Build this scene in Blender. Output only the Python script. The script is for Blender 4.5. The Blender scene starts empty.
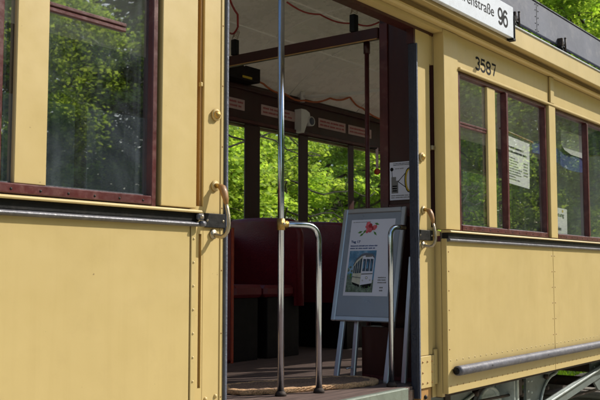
import bpy, math, random
import numpy as np
from mathutils import Vector, Matrix
R = math.radians
sc = bpy.context.scene
COL = sc.collection
random.seed(7)

# ------------------------------------------------------------------ materials
def _n(nt, t, **kw):
    n = nt.nodes.new(t)
    for k, v in kw.items(): setattr(n, k, v)
    return n
def ramp(nt, fac, stops):
    r = _n(nt, 'ShaderNodeValToRGB')
    while len(r.color_ramp.elements) < len(stops): r.color_ramp.elements.new(0.5)
    for e, (p, c) in zip(r.color_ramp.elements, stops):
        e.position = p; e.color = (c[0], c[1], c[2], 1) if not isinstance(c, float) else (c, c, c, 1)
    nt.links.new(fac, r.inputs[0]); return r.outputs[0]
def noise(nt, scale, detail=6, rough=.6, stretch=(1, 1, 1), dist=0.0):
    tc = _n(nt, 'ShaderNodeTexCoord'); mp = _n(nt, 'ShaderNodeMapping')
    mp.inputs['Scale'].default_value = stretch
    nt.links.new(tc.outputs['Object'], mp.inputs[0])
    n = _n(nt, 'ShaderNodeTexNoise'); n.inputs['Scale'].default_value = scale
    n.inputs['Detail'].default_value = detail; n.inputs['Roughness'].default_value = rough
    n.inputs['Distortion'].default_value = dist
    nt.links.new(mp.outputs[0], n.inputs['Vector']); return n.outputs['Fac']
def mat(name, col, rough=.5, metal=0., var=.12, vscale=3., dirt=None, dirt_scale=9., dirt_amt=.35, bump=.02, bscale=60.,
        stretch=(1, 1, 1), coat=0., spec=.5, rvar=.12):
    m = bpy.data.materials.new(name); m.use_nodes = True; nt = m.node_tree; L = nt.links
    b = nt.nodes['Principled BSDF']
    b.inputs['Metallic'].default_value = metal; b.inputs['Specular IOR Level'].default_value = spec
    b.inputs['Coat Weight'].default_value = coat; b.inputs['Coat Roughness'].default_value = .15
    f1 = noise(nt, vscale, 8, .65, stretch)
    lo = [c * (1 - var) for c in col]; hi = [min(1, c * (1 + var)) for c in col]
    c1 = ramp(nt, f1, [(.3, lo), (.7, hi)])
    if dirt:
        f2 = noise(nt, dirt_scale, 10, .7, stretch, .3)
        msk = ramp(nt, f2, [(.52, 0.), (.72, float(dirt_amt))])
        mx = _n(nt, 'ShaderNodeMix', data_type='RGBA'); L.new(msk, mx.inputs[0]); L.new(c1, mx.inputs[6]); mx.inputs[7].default_value = (*dirt, 1)
        c1 = mx.outputs[2]
    L.new(c1, b.inputs['Base Color'])
    f3 = noise(nt, vscale * 4, 8, .7, stretch)
    L.new(ramp(nt, f3, [(.3, max(.02, rough - rvar)), (.7, min(1., rough + rvar))]), b.inputs['Roughness'])
    if bump:
        bp = _n(nt, 'ShaderNodeBump'); bp.inputs['Strength'].default_value = .35; bp.inputs['Distance'].default_value = bump
        L.new(noise(nt, bscale, 6, .6, stretch), bp.inputs['Height']); L.new(bp.outputs[0], b.inputs['Normal'])
    return m

def paint_mat(name, col):
    """old brushed coach paint: tone clouds, dirt, chips, fine runs and browner creases"""
    m = mat(name, col, .42, 0, .045, 1.6, (.36, .25, .11), 7., .13, .0012, 22., coat=.08, rvar=.1)
    nt = m.node_tree; L = nt.links; b = nt.nodes['Principled BSDF']
    src = b.inputs['Base Color'].links[0].from_socket
    f = noise(nt, 55, 4, .6); msk = ramp(nt, f, [(.715, 0.), (.735, .7)])
    mx = _n(nt, 'ShaderNodeMix', data_type='RGBA'); L.new(msk, mx.inputs[0]); L.new(src, mx.inputs[6]); mx.inputs[7].default_value = (.13, .07, .03, 1)
    f2 = noise(nt, 5, 8, .6, (6, 6, .35)); m2 = ramp(nt, f2, [(.5, 0.), (.8, .16)])
    m3 = _n(nt, 'ShaderNodeMix', data_type='RGBA'); L.new(m2, m3.inputs[0]); L.new(mx.outputs[2], m3.inputs[6]); m3.inputs[7].default_value = (col[0]*.72, col[1]*.66, col[2]*.55, 1)
    b2 = _n(nt, 'ShaderNodeBump'); b2.inputs['Strength'].default_value = .5; b2.inputs['Distance'].default_value = .006
    L.new(noise(nt, 3.2, 3, .5), b2.inputs['Height']); L.new(b.inputs['Normal'].links[0].from_socket, b2.inputs['Normal']); L.new(b2.outputs[0], b.inputs['Normal'])
    ao = _n(nt, 'ShaderNodeAmbientOcclusion'); ao.inputs['Distance'].default_value = .035; ao.samples = 6  # base colour turns brown in creases and tight joints
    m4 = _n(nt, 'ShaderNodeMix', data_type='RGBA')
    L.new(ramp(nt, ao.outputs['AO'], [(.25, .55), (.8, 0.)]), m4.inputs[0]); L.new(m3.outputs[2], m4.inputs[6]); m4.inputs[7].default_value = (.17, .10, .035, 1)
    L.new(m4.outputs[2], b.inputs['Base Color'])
    return m

M = {}
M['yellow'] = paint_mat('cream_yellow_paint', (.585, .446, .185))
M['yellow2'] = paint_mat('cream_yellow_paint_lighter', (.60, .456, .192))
M['ochre'] = mat('worn_ochre_wood', (.42, .23, .075), .5, 0, .25, 6, (.15, .07, .02), 12, .5, .002, 40, (1, 1, .2))
M['maroon'] = mat('maroon_paint', (.085, .016, .016), .38, 0, .3, 8, (.25, .14, .11), 16, .35, .002, 60)
M['maroon_dark'] = mat('dark_maroon_wood', (.045, .009, .007), .42, 0, .35, 5, (.05, .02, .012), 8, .3, .001, 30, (1, 1, .15))
M['red_leather'] = mat('maroon_leather', (.17, .011, .017), .42, 0, .2, 6, None, bump=.004, bscale=120)
M['red_edge'] = mat('sunlit_edge_and_tag_red', (.45, .06, .02), .45, 0, .2, 9)  # sunlit partition edge painted bright red; also colours the round tag
M['black'] = mat('black_iron', (.007, .007, .007), .55, 0, .4, 10, (.05, .04, .03), 18, .35, .003, 70, spec=.25)
M['grey_rail'] = mat('grey_moulding', (.12, .12, .135), .45, .3, .3, 12, (.35, .34, .33), 40, .5, .004, 90)
M['rub'] = mat('grey_rub_rail', (.11, .11, .135), .55, .1, .3, 14, (.32, .30, .27), 45, .6, .005, 80)
M['rubber'] = mat('grey_rubber', (.10, .115, .16), .6, 0, .25, 9, (.2, .2, .2), 20, .3)
M['rubber_dark'] = mat('dark_rubber', (.022, .026, .042), .5, 0, .25, 9)
M['steel'] = mat('polished_steel', (.60, .66, .74), .16, 1, .1, 5, (.25, .18, .1), 30, .25, .0006, 50, rvar=.07)
M['steel_worn'] = mat('worn_steel', (.42, .36, .26), .42, .8, .2, 20, (.2, .14, .07), 30, .5, .001, 80)
M['brass'] = mat('old_brass', (.5, .32, .1), .35, .9, .2, 20, (.12, .07, .03), 40, .5)
M['wood'] = mat('varnished_wood', (.30, .15, .045), .5, 0, .3, 25, (.1, .04, .015), 20, .4, .001, 50, coat=.1)
M['alu'] = mat('brushed_aluminium', (.50, .54, .60), .34, .85, .05, 6, None, bump=0, rvar=.04)
M['board_grey'] = mat('grey_board_backing', (.27, .31, .38), .35, .15, .08, 3, None, bump=0)
M['paper'] = mat('white_paper', (.78, .78, .76), .6, 0, .03, 4, None, bump=.0006, bscale=8)
M['paper_lilac'] = mat('poster_paper', (.66, .68, .80), .5, 0, .04, 4, None, bump=0)
M['label'] = mat('faded_label', (.55, .40, .38), .6, 0, .12, 8, None, bump=0)
M['ink_red'] = mat('red_ink', (.35, .02, .03), .6, bump=0)
M['ink_black'] = mat('black_ink', (.010, .010, .011), .7, 0, .2, 30, bump=0, spec=.15)
M['ink_blue'] = mat('blue_ink', (.02, .06, .22), .6, bump=0)
M['ink_grey'] = mat('grey_ink', (.16, .16, .16), .6, bump=0)
M['ink_yellow'] = mat('yellow_ink', (.55, .40, .03), .6, bump=0)
M['sky_print'] = mat('printed_blue_sky', (.10, .26, .45), .5, 0, .5, 14, (.5, .6, .7), 9, .8, 0)
M['cream_print'] = mat('printed_cream', (.55, .55, .46), .5, 0, .2, 30, bump=0)
M['shrub_print'] = mat('printed_ground', (.12, .17, .13), .5, 0, .8, 60, (.4, .42, .4), 70, .7, 0)
M['window_print'] = mat('printed_windows', (.03, .06, .10), .5, 0, .6, 40, (.2, .28, .33), 50, .6, 0)
M['pink_print'] = mat('printed_pink', (.62, .10, .13), .5, 0, .5, 60, (.8, .4, .4), 80, .7, 0)
M['green_print'] = mat('printed_green', (.08, .22, .04), .5, 0, .4, 60, bump=0)
M['sign_white'] = mat('white_enamel', (.70, .74, .80), .3, 0, .05, 5, (.35, .33, .3), 14, .3, .0008, 10, coat=.3)
M['roof_grey'] = mat('grey_roof_canvas', (.115, .125, .165), .6, 0, .22, 3, (.24, .24, .26), 11, .7, .003, 30)
M['ceiling'] = mat('cream_ceiling', (.92, .89, .81), .28, 0, .03, 2, (.7, .62, .48), 2, .2, .001, 20)
M['ceiling_rib'] = mat('ceiling_rib', (.97, .96, .90), .35, 0, .02, bump=0)
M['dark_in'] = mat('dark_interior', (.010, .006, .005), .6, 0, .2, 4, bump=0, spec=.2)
M['floor_bounce'] = mat('pale_bounce_planks', (.70, .62, .50), .5, 0, .15, 14, (.2, .15, .1), 20, .3, .004, 60, (.25, 3, 1))  # hidden floor coloured pale to bounce light onto the ceiling
M['floor'] = mat('worn_floor_planks', (.135, .09, .075), .62, 0, .35, 14, (.26, .18, .15), 20, .7, .006, 60, (.25, 3, 1))
M['sill'] = mat('grey_green_sill', (.20, .235, .19), .55, .2, .2, 10, (.12, .1, .07), 25, .5, .003, 60)
M['under'] = mat('grey_green_chassis', (.14, .17, .16), .55, .1, .25, 9, (.08, .06, .04), 18, .55, .004, 60)
M['under_sunlit'] = mat('sunlit_chassis', (.46, .52, .50), .5, .1, .2, 9, (.15, .13, .1), 22, .5, .004, 60)  # chassis colour raised for the parts the sun strikes
M['iron'] = mat('rusty_iron', (.045, .032, .025), .7, .3, .3, 14, (.16, .07, .03), 20, .5, .006, 60)
M['coir'] = mat('coir_mat_sunlit', (.62, .38, .20), .95, 0, .5, 130, (.2, .12, .07), 90, .6, .01, 260)  # mat rim coloured bright, as lying in the sun
M['coir_shaded'] = mat('coir_mat_shaded', (.24, .15, .10), .95, 0, .5, 130, (.04, .03, .03), 90, .8, .01, 260)  # same coir darkened for the mat's shaded middle
M['cable_red'] = mat('red_cord', (.30, .025, .02), .5, bump=0)
M['cable_orange'] = mat('orange_cord', (.42, .10, .02), .5, bump=0)
M['blue'] = mat('blue_cloth', (.02, .05, .24), .6, 0, .2, 5)
M['bark'] = mat('tree_bark', (.07, .05, .035), .9, 0, .4, 9, (.1, .11, .07), 12, .5, .03, 30, (1, 1, .3))
M['bark_dark'] = mat('dark_bark', (.022, .016, .011), .95, 0, .4, 9, (.04, .045, .03), 12, .5, .02, 30)
M['white_pipe'] = mat('white_pipe', (.92, .92, .90), .4, 0, .03, 5, bump=0)
M['ground'] = mat('grassy_ground', (.06, .11, .022), .95, 0, .4, 2.5, (.12, .09, .05), 4, .6, .05, 20)
M['gravel'] = mat('gravel', (.16, .14, .12), .95, 0, .5, 30, (.05, .045, .04), 40, .8, .03, 60)
M['concrete'] = mat('concrete_sleeper', (.22, .20, .17), .85, 0, .2, 9, (.1, .08, .05), 14, .5)

def planks(m):      # seams between the floor boards, running along the car
    nt = m.node_tree; L = nt.links; b = nt.nodes['Principled BSDF']
    src = b.inputs['Base Color'].links[0].from_socket
    tc = _n(nt, 'ShaderNodeTexCoord'); sp = _n(nt, 'ShaderNodeSeparateXYZ'); L.new(tc.outputs['Object'], sp.inputs[0])
    mm = _n(nt, 'ShaderNodeMath', operation='MULTIPLY'); mm.inputs[1].default_value = 1 / .062; L.new(sp.outputs['Y'], mm.inputs[0])
    fr = _n(nt, 'ShaderNodeMath', operation='FRACT'); L.new(mm.outputs[0], fr.inputs[0])
    msk = ramp(nt, fr.outputs[0], [(.0, .85), (.13, 0.)])
    mx = _n(nt, 'ShaderNodeMix', data_type='RGBA'); L.new(msk, mx.inputs[0]); L.new(src, mx.inputs[6]); mx.inputs[7].default_value = (.008, .006, .006, 1)
    L.new(mx.outputs[2], b.inputs['Base Color'])
planks(M['floor']); planks(M['floor_bounce'])

def glass_mat(name, refl, dust, tint=(.80, .86, .84)):
    m = bpy.data.materials.new(name); m.use_nodes = True; nt = m.node_tree; L = nt.links
    nt.nodes.remove(nt.nodes['Principled BSDF']); out = nt.nodes['Material Output']
    tr = _n(nt, 'ShaderNodeBsdfTransparent'); tr.inputs[0].default_value = (*tint, 1)
    gl = _n(nt, 'ShaderNodeBsdfGlossy'); gl.inputs['Roughness'].default_value = .012; gl.inputs[0].default_value = (.95, .98, 1, 1)
    bp = _n(nt, 'ShaderNodeBump'); bp.inputs['Strength'].default_value = .05; bp.inputs['Distance'].default_value = .006
    L.new(noise(nt, 2.2, 3, .5), bp.inputs['Height']); L.new(bp.outputs[0], gl.inputs['Normal'])
    lw = _n(nt, 'ShaderNodeLayerWeight'); lw.inputs['Blend'].default_value = .5
    pw = _n(nt, 'ShaderNodeMath', operation='POWER'); pw.inputs[1].default_value = 3.5; L.new(lw.outputs['Facing'], pw.inputs[0])
    ad = _n(nt, 'ShaderNodeMath', operation='MULTIPLY_ADD'); ad.inputs[1].default_value = .8; ad.inputs[2].default_value = refl
    L.new(pw.outputs[0], ad.inputs[0])
    mx = _n(nt, 'ShaderNodeMixShader'); L.new(ad.outputs[0], mx.inputs[0]); L.new(tr.outputs[0], mx.inputs[1]); L.new(gl.outputs[0], mx.inputs[2])
    df = _n(nt, 'ShaderNodeBsdfDiffuse'); df.inputs[0].default_value = (.42, .5, .58, 1)
    # dried specks, soft smears and vertical rain streaks
    sp = ramp(nt, noise(nt, 290, 4, .7), [(.63, 0.), (.70, .42)])
    sm = ramp(nt, noise(nt, 4, 8, .65, (1, 1, 1), 1.2), [(.38, 0.), (.8, dust)])
    st = ramp(nt, noise(nt, 14, 4, .6, (3.2, 1, .10)), [(.5, 0.), (.8, dust * .5)])
    a1 = _n(nt, 'ShaderNodeMath', operation='ADD'); L.new(sp, a1.inputs[0]); L.new(sm, a1.inputs[1])
    a2 = _n(nt, 'ShaderNodeMath', operation='ADD', use_clamp=True); L.new(a1.outputs[0], a2.inputs[0]); L.new(st, a2.inputs[1])
    m2 = _n(nt, 'ShaderNodeMixShader'); L.new(a2.outputs[0], m2.inputs[0]); L.new(mx.outputs[0], m2.inputs[1]); L.new(df.outputs[0], m2.inputs[2])
    L.new(m2.outputs[0], out.inputs[0])
    return m
M['glass'] = glass_mat('dusty_window_glass', .22, .07, (.95, .97, .96))
M['glass_dim'] = glass_mat('dimmed_dirty_window_glass', .30, .11, (.50, .56, .58))  # dirty pane, its tint lowered to darken the interior behind
M['glass_clean'] = glass_mat('far_window_glass', .02, .02, (.95, .97, .95))

def leaf_mat(name, lo, hi, trans=.45):
    m = bpy.data.materials.new(name); m.use_nodes = True; nt = m.node_tree; L = nt.links
    b = nt.nodes['Principled BSDF']; out = nt.nodes['Material Output']
    g = _n(nt, 'ShaderNodeNewGeometry')
    c = ramp(nt, g.outputs['Random Per Island'], [(0., lo), (.55, [(a + b_) / 2 for a, b_ in zip(lo, hi)]), (1., hi)])
    big = ramp(nt, noise(nt, .9, 4, .6), [(.35, .38), (.65, 1.3)])
    mx = _n(nt, 'ShaderNodeMix', data_type='RGBA', blend_type='MULTIPLY'); mx.inputs[0].default_value = 1
    L.new(c, mx.inputs[6]); L.new(big, mx.inputs[7]); L.new(mx.outputs[2], b.inputs['Base Color'])
    b.inputs['Roughness'].default_value = .65; b.inputs['Specular IOR Level'].default_value = .08
    t = _n(nt, 'ShaderNodeBsdfTranslucent')
    m3 = _n(nt, 'ShaderNodeMix', data_type='RGBA', blend_type='MULTIPLY'); m3.inputs[0].default_value = 1
    L.new(mx.outputs[2], m3.inputs[6]); m3.inputs[7].default_value = (1.5, 1.5, .7, 1); L.new(m3.outputs[2], t.inputs[0])
    ms = _n(nt, 'ShaderNodeMixShader'); ms.inputs[0].default_value = trans
    L.new(b.outputs[0], ms.inputs[1]); L.new(t.outputs[0], ms.inputs[2]); L.new(ms.outputs[0], out.inputs[0])
    return m
M['leaf'] = leaf_mat('spring_leaves', (.28, .42, .06), (.62, .76, .19))
M['leaf_deep'] = leaf_mat('deep_green_leaves', (.06, .12, .014), (.24, .36, .04))
M['grass'] = leaf_mat('grass_blades', (.05, .11, .012), (.17, .28, .03), .4)

# ------------------------------------------------------------------ mesh builder
class MB:
    def __init__(s): s.v = []; s.f = []; s.mi = []; s.mats = []; s.sm = []; s.T = Matrix.Identity(4)
    def m(s, mat_):
        if mat_ not in s.mats: s.mats.append(mat_)
        return s.mats.index(mat_)
    def add(s, vs, fs, mt, smooth=False):
        o = len(s.v); i = s.m(mt)
        s.v += [tuple(s.T @ Vector(p)) for p in vs]
        for f in fs: s.f.append(tuple(a + o for a in f)); s.mi.append(i); s.sm.append(smooth)
        return s
    def box(s, x0, x1, y0, y1, z0, z1, mt, b=0.0):
        if b <= 0:
            vs = [(x, y, z) for x in (x0, x1) for y in (y0, y1) for z in (z0, z1)]
            return s.add(vs, [(0, 1, 3, 2), (4, 6, 7, 5), (0, 4, 5, 1), (2, 3, 7, 6), (0, 2, 6, 4), (1, 5, 7, 3)], mt)
        # chamfered box: each corner is three vertices
        vs = []; idx = {}
        X = (x0, x1); Y = (y0, y1); Z = (z0, z1)
        for i in (0, 1):
            for j in (0, 1):
                for k in (0, 1):
                    sx, sy, sz = (b if i == 0 else -b), (b if j == 0 else -b), (b if k == 0 else -b)
                    idx[i, j, k] = len(vs)
                    vs += [(X[i], Y[j] + sy, Z[k] + sz), (X[i] + sx, Y[j], Z[k] + sz), (X[i] + sx, Y[j] + sy, Z[k])]
        q = []
        def c(i, j, k, a): return idx[i, j, k] + a
        for i in (0, 1): q.append([c(i, 0, 0, 0), c(i, 1, 0, 0), c(i, 1, 1, 0), c(i, 0, 1, 0)])
        for j in (0, 1): q.append([c(0, j, 0, 1), c(1, j, 0, 1), c(1, j, 1, 1), c(0, j, 1, 1)])
        for k in (0, 1): q.append([c(0, 0, k, 2), c(1, 0, k, 2), c(1, 1, k, 2), c(0, 1, k, 2)])
        for i in (0, 1):
            for j in (0, 1): q.append([c(i, j, 0, 0), c(i, j, 0, 1), c(i, j, 1, 1), c(i, j, 1, 0)])
            for k in (0, 1): q.append([c(i, 0, k, 0), c(i, 0, k, 2), c(i, 1, k, 2), c(i, 1, k, 0)])
        for j in (0, 1):
            for k in (0, 1): q.append([c(0, j, k, 1), c(0, j, k, 2), c(1, j, k, 2), c(1, j, k, 1)])
        for i in (0, 1):
            for j in (0, 1):
                for k in (0, 1): q.append([c(i, j, k, 0), c(i, j, k, 1), c(i, j, k, 2)])
        ce = Vector(((x0 + x1) / 2, (y0 + y1) / 2, (z0 + z1) / 2)); fs = []
        for f in q:
            p = [Vector(vs[a]) for a in f]; n = (p[1] - p[0]).cross(p[2] - p[0]); m_ = sum(p, Vector()) / len(p)
            fs.append(tuple(f) if n.dot(m_ - ce) > 0 else tuple(reversed(f)))
        return s.add(vs, fs, mt)
    def tube(s, pts, r, mt, n=14, caps=True, closed=False, flat=None):
        pts = [Vector(p) for p in pts]; N = len(pts); rr = r if hasattr(r, '__len__') else [r] * N
        vs = []; up = None
        for i, p in enumerate(pts):
            a = pts[(i - 1) % N] if (closed or i > 0) else p; b_ = pts[(i + 1) % N] if (closed or i < N - 1) else p
            t = (b_ - a).normalized()
            if up is None: up = Vector((0, 0, 1)) if abs(t.z) < .9 else Vector((0, 1, 0))
            u = (up - t * up.dot(t)).normalized(); w = t.cross(u); up = u
            for k in range(n):
                an = 2 * math.pi * k / n; fl = flat or 1
                vs.append(p + (u * math.cos(an) + w * math.sin(an) * fl) * rr[i])
        fs = []
        for i in range(N if closed else N - 1):
            j = (i + 1) % N
            for k in range(n): fs.append((i * n + k, i * n + (k + 1) % n, j * n + (k + 1) % n, j * n + k))
        if caps and not closed: fs += [tuple(reversed(range(n))), tuple((N - 1) * n + k for k in range(n))]
        return s.add(vs, fs, mt, True)
    def dome(s, c, axis, r, h, mt, n=8, rings=3):
        c = Vector(c); a = Vector(axis).normalized(); u = a.orthogonal().normalized(); w = a.cross(u); vs = []; fs = []
        for i in range(rings):
            t = i / rings * math.pi / 2
            for k in range(n):
                an = 2 * math.pi * k / n
                vs.append(c + (u * math.cos(an) + w * math.sin(an)) * r * math.cos(t) + a * h * math.sin(t))
        vs.append(c + a * h)
        for i in range(rings - 1):
            for k in range(n): fs.append((i * n + k, i * n + (k + 1) % n, (i + 1) * n + (k + 1) % n, (i + 1) * n + k))
        for k in range(n): fs.append(((rings - 1) * n + k, (rings - 1) * n + (k + 1) % n, len(vs) - 1))
        return s.add(vs, fs, mt, True)
    def quad(s, a, b, c, d, mt): return s.add([a, b, c, d], [(0, 1, 2, 3)], mt)
    def extrude(s, prof, axis, a0, a1, mt, smooth=False):
        """prof: 2D outline; axis 'x': prof=(y,z); axis 'y': prof=(x,z)"""
        n = len(prof)
        f = (lambda p, a: (a, p[0], p[1])) if axis == 'x' else (lambda p, a: (p[0], a, p[1]))
        vs = [f(p, a0) for p in prof] + [f(p, a1) for p in prof]
        fs = [(k, (k + 1) % n, n + (k + 1) % n, n + k) for k in range(n)]
        s.add(vs, fs, mt, smooth)
        s.add(vs[:n], [tuple(range(n))], mt); s.add(vs[n:], [tuple(reversed(range(n)))], mt)
        return s
    def build(s, name, parent=None, loc=None):
        me = bpy.data.meshes.new(name); off = Vector(loc) if loc else Vector((0, 0, 0))
        me.from_pydata([tuple(Vector(p) - off) for p in s.v], [], s.f)
        for m_ in s.mats: me.materials.append(m_)
        me.polygons.foreach_set('material_index', s.mi); me.polygons.foreach_set('use_smooth', s.sm)
        import bmesh
        bm = bmesh.new(); bm.from_mesh(me); bmesh.ops.recalc_face_normals(bm, faces=bm.faces); bm.to_mesh(me); bm.free()
        me.update(); o = bpy.data.objects.new(name, me); COL.objects.link(o)
        o.location = off
        if parent: o.parent = parent; o.matrix_parent_inverse = Matrix.Identity(4); o.location = off - world_loc(parent)
        return o
def world_loc(o):
    l = Vector(o.location)
    while o.parent: o = o.parent; l += Vector(o.location)
    return l
def tag(o, label=None, cat=None, group=None, kind=None):
    if label: o['label'] = label
    if cat: o['category'] = cat
    if group: o['group'] = group
    if kind: o['kind'] = kind
    return o
def empty(name, loc, **kw):
    o = bpy.data.objects.new(name, None); COL.objects.link(o); o.location = loc; o.empty_display_size = .1
    return tag(o, **kw)

def text_mesh(name, body, width, height, mt, place, parent, weight=0.0, extr=.0006, center=False):
    """lettering scaled to an exact width and height; place: matrix with x along the line, y up"""
    cu = bpy.data.curves.new(name, 'FONT'); cu.body = body; cu.size = 1; cu.offset = weight; cu.extrude = 0
    cu.space_line = .95
    if center: cu.align_x = 'CENTER'
    t = bpy.data.objects.new(name, cu); COL.objects.link(t)
    dg = bpy.context.evaluated_depsgraph_get(); dg.update()
    me = bpy.data.meshes.new_from_object(t.evaluated_get(dg))
    bpy.data.objects.remove(t)
    co = np.zeros(len(me.vertices) * 3); me.vertices.foreach_get('co', co); co = co.reshape(-1, 3)
    mn = co.min(0); mx = co.max(0)
    co[:, 0] = (co[:, 0] - mn[0]) / (mx[0] - mn[0]) * width; co[:, 1] = (co[:, 1] - mn[1]) / (mx[1] - mn[1]) * height
    T = np.array(place); co = co @ T[:3, :3].T + T[:3, 3]
    off = np.array(world_loc(parent)) if parent else 0
    me.vertices.foreach_set('co', (co - off).ravel()); me.materials.clear(); me.materials.append(mt); me.update()
    o = bpy.data.objects.new(name, me); COL.objects.link(o)
    if parent: o.parent = parent
    return o
def stroke_digits(name, body, width, height, stroke, mt, place, parent, gap=.22):
    """condensed grotesque numerals drawn as strokes of even width"""
    def arc_(cx, cy, rx, ry, a0, a1, n=14): return [(cx + rx * math.cos(R(a0 + (a1 - a0) * i / n)), cy + ry * math.sin(R(a0 + (a1 - a0) * i / n))) for i in range(n + 1)]
    G_ = {'3': [arc_(.48, .77, .46, .23, 150, -80), arc_(.48, .27, .52, .27, 85, -150)],
          '5': [[(.95, 1.0), (.12, 1.0), (.06, .52)] + arc_(.47, .33, .53, .33, 120, -165)],
          '8': [arc_(.5, .76, .46, .24, 90, 450, 22), arc_(.5, .26, .5, .26, 90, 450, 22)],
          '7': [[(.02, 1.0), (1.0, 1.0), (.72, .55), (.42, .0)]],
          '9': [arc_(.5, .68, .5, .32, 0, 360, 22), [(1.0, .68), (.98, .38)] + arc_(.5, .28, .48, .28, 0, -150)],
          '6': [arc_(.5, .32, .5, .32, 0, 360, 22), [(.0, .32), (.02, .62)] + arc_(.5, .72, .48, .28, 180, 30)]}
    n = len(body); cw = (width - stroke) / (n + gap * 1.6 * (n - 1)); vs = []; fs = []; h = height - stroke
    for k, ch in enumerate(body):
        ox = stroke / 2 + k * cw * (1 + gap * 1.6)
        for si, pl in enumerate(G_[ch]):
            P = [Vector((ox + p[0] * cw, stroke / 2 + p[1] * h)) for p in pl]; o = len(vs); m_ = len(P)
            for i, p in enumerate(P):
                a = P[max(0, i - 1)]; c = P[min(m_ - 1, i + 1)]; t = (c - a).normalized(); nn = Vector((-t.y, t.x)) * stroke / 2
                vs.append((p.x + nn.x, p.y + nn.y, .00025 * (si + 1))); vs.append((p.x - nn.x, p.y - nn.y, .00025 * (si + 1)))
            fs += [(o + 2 * i, o + 2 * i + 1, o + 2 * i + 3, o + 2 * i + 2) for i in range(m_ - 1)]
    b = MB(); b.T = place; b.add(vs, fs, mt); return b.build(name, parent)
def wallM(x, y, z, ang=0):   # lettering on a face that looks to -y
    return Matrix.Translation((x, y, z)) @ Matrix.Rotation(ang, 4, 'Y') @ Matrix.Rotation(R(90), 4, 'X')

# ------------------------------------------------------------------ TRAM
LEN0, LEN1 = -2.6, 10.4
FLOOR = .10
tram = empty('tram', (3.03, 1.05, -.68), label='old cream yellow tram car with open middle doorway and maroon window frames', cat='tram')
yel, yel2, mar, blk = M['yellow'], M['yellow2'], M['maroon'], M['black']
BL, BR = 2.15, 3.905           # ends of the body sides at the doorway

# --- lower side panels with rivets and seams
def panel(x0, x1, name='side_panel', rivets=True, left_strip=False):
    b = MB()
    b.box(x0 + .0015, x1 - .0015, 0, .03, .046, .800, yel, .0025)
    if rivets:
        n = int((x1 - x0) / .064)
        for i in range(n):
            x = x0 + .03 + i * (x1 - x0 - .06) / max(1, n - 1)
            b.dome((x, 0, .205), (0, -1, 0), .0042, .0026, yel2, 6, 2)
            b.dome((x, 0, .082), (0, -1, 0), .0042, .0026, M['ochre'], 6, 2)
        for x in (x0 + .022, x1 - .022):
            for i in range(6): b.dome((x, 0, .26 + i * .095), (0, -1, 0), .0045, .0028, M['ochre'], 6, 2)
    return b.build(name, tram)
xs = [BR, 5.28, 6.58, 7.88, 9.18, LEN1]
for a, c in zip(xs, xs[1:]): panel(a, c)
for a, c in ((LEN0, -.35), (-.35, 2.124)): panel(a, c, rivets=False)
b = MB(); b.box(2.126, BL, -.002, .03, .046, .800, yel, .002)
for i in range(9): b.dome((2.138, -.002, .12 + i * .078), (0, -1, 0), .0048, .0032, yel2, 8, 2)
b.build('riveted_edge_strip', tram)
# flange under the rub rail
# rub rail, half round with a closed end
b = MB()
pts = [(3.945, -.012, .155), (3.955, -.022, .155), (3.975, -.026, .155)] + [(3.975 + i * .4, -.026, .155) for i in range(1, 17)]
b.tube(pts[1:], [.023, .0245] + [.024] * 16, M['rub'], 18); b.tube([(3.949, -.022, .155), (3.9545, -.022, .155)], .017, blk, 16)
for i in range(8): b.dome((4.3 + i * .75, -.048, .156), (0, -1, 0), .006, .003, blk, 6, 2)
b.build('rub_rail', tram)
b = MB()
b.tube([(LEN0 + .1 + i * .4, -.026, .155) for i in range(11)], .024, M['rub'], 16)
b.build('rub_rail', tram)

# --- waist rail: yellow ledge, black strip, grey half round moulding
def waist(x0, x1, end_left, end_right):
    b = MB()
    b.extrude([(.03, .829), (-.024, .829), (-.026, .833), (-.022, .838), (.03, .845)], 'x', x0, x1, yel2)
    b.build('window_ledge', tram)
    b = MB()
    b.box(x0, x1, -.010, .025, .8010, .8285, blk, .002)
    pr = [(.02, .8005)] + [(-.006 - .014 * math.sin(t), .7925 + .008 * math.cos(t)) for t in [i * math.pi / 8 for i in range(9)]] + [(.02, .784)]
    b.extrude(pr, 'x', x0 + (0 if not end_left else .004), x1, M['grey_rail'], False)
    b.build('waist_rail', tram)
waist(BR + .004, LEN1, True, False)
waist(LEN0, BL + .004, False, True)
b = MB(); b.box(2.135, 2.166, -.026, -.01, .806, .828, M['grey_rail'], .005); b.tube([(2.15, -.02, .794), (2.168, -.02, .794)], .010, M['grey_rail'])
b.dome((2.150, -.026, .817), (0, -1, 0), .008, .006, M['steel_worn']); b.build('rail_bracket', tram)

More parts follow.
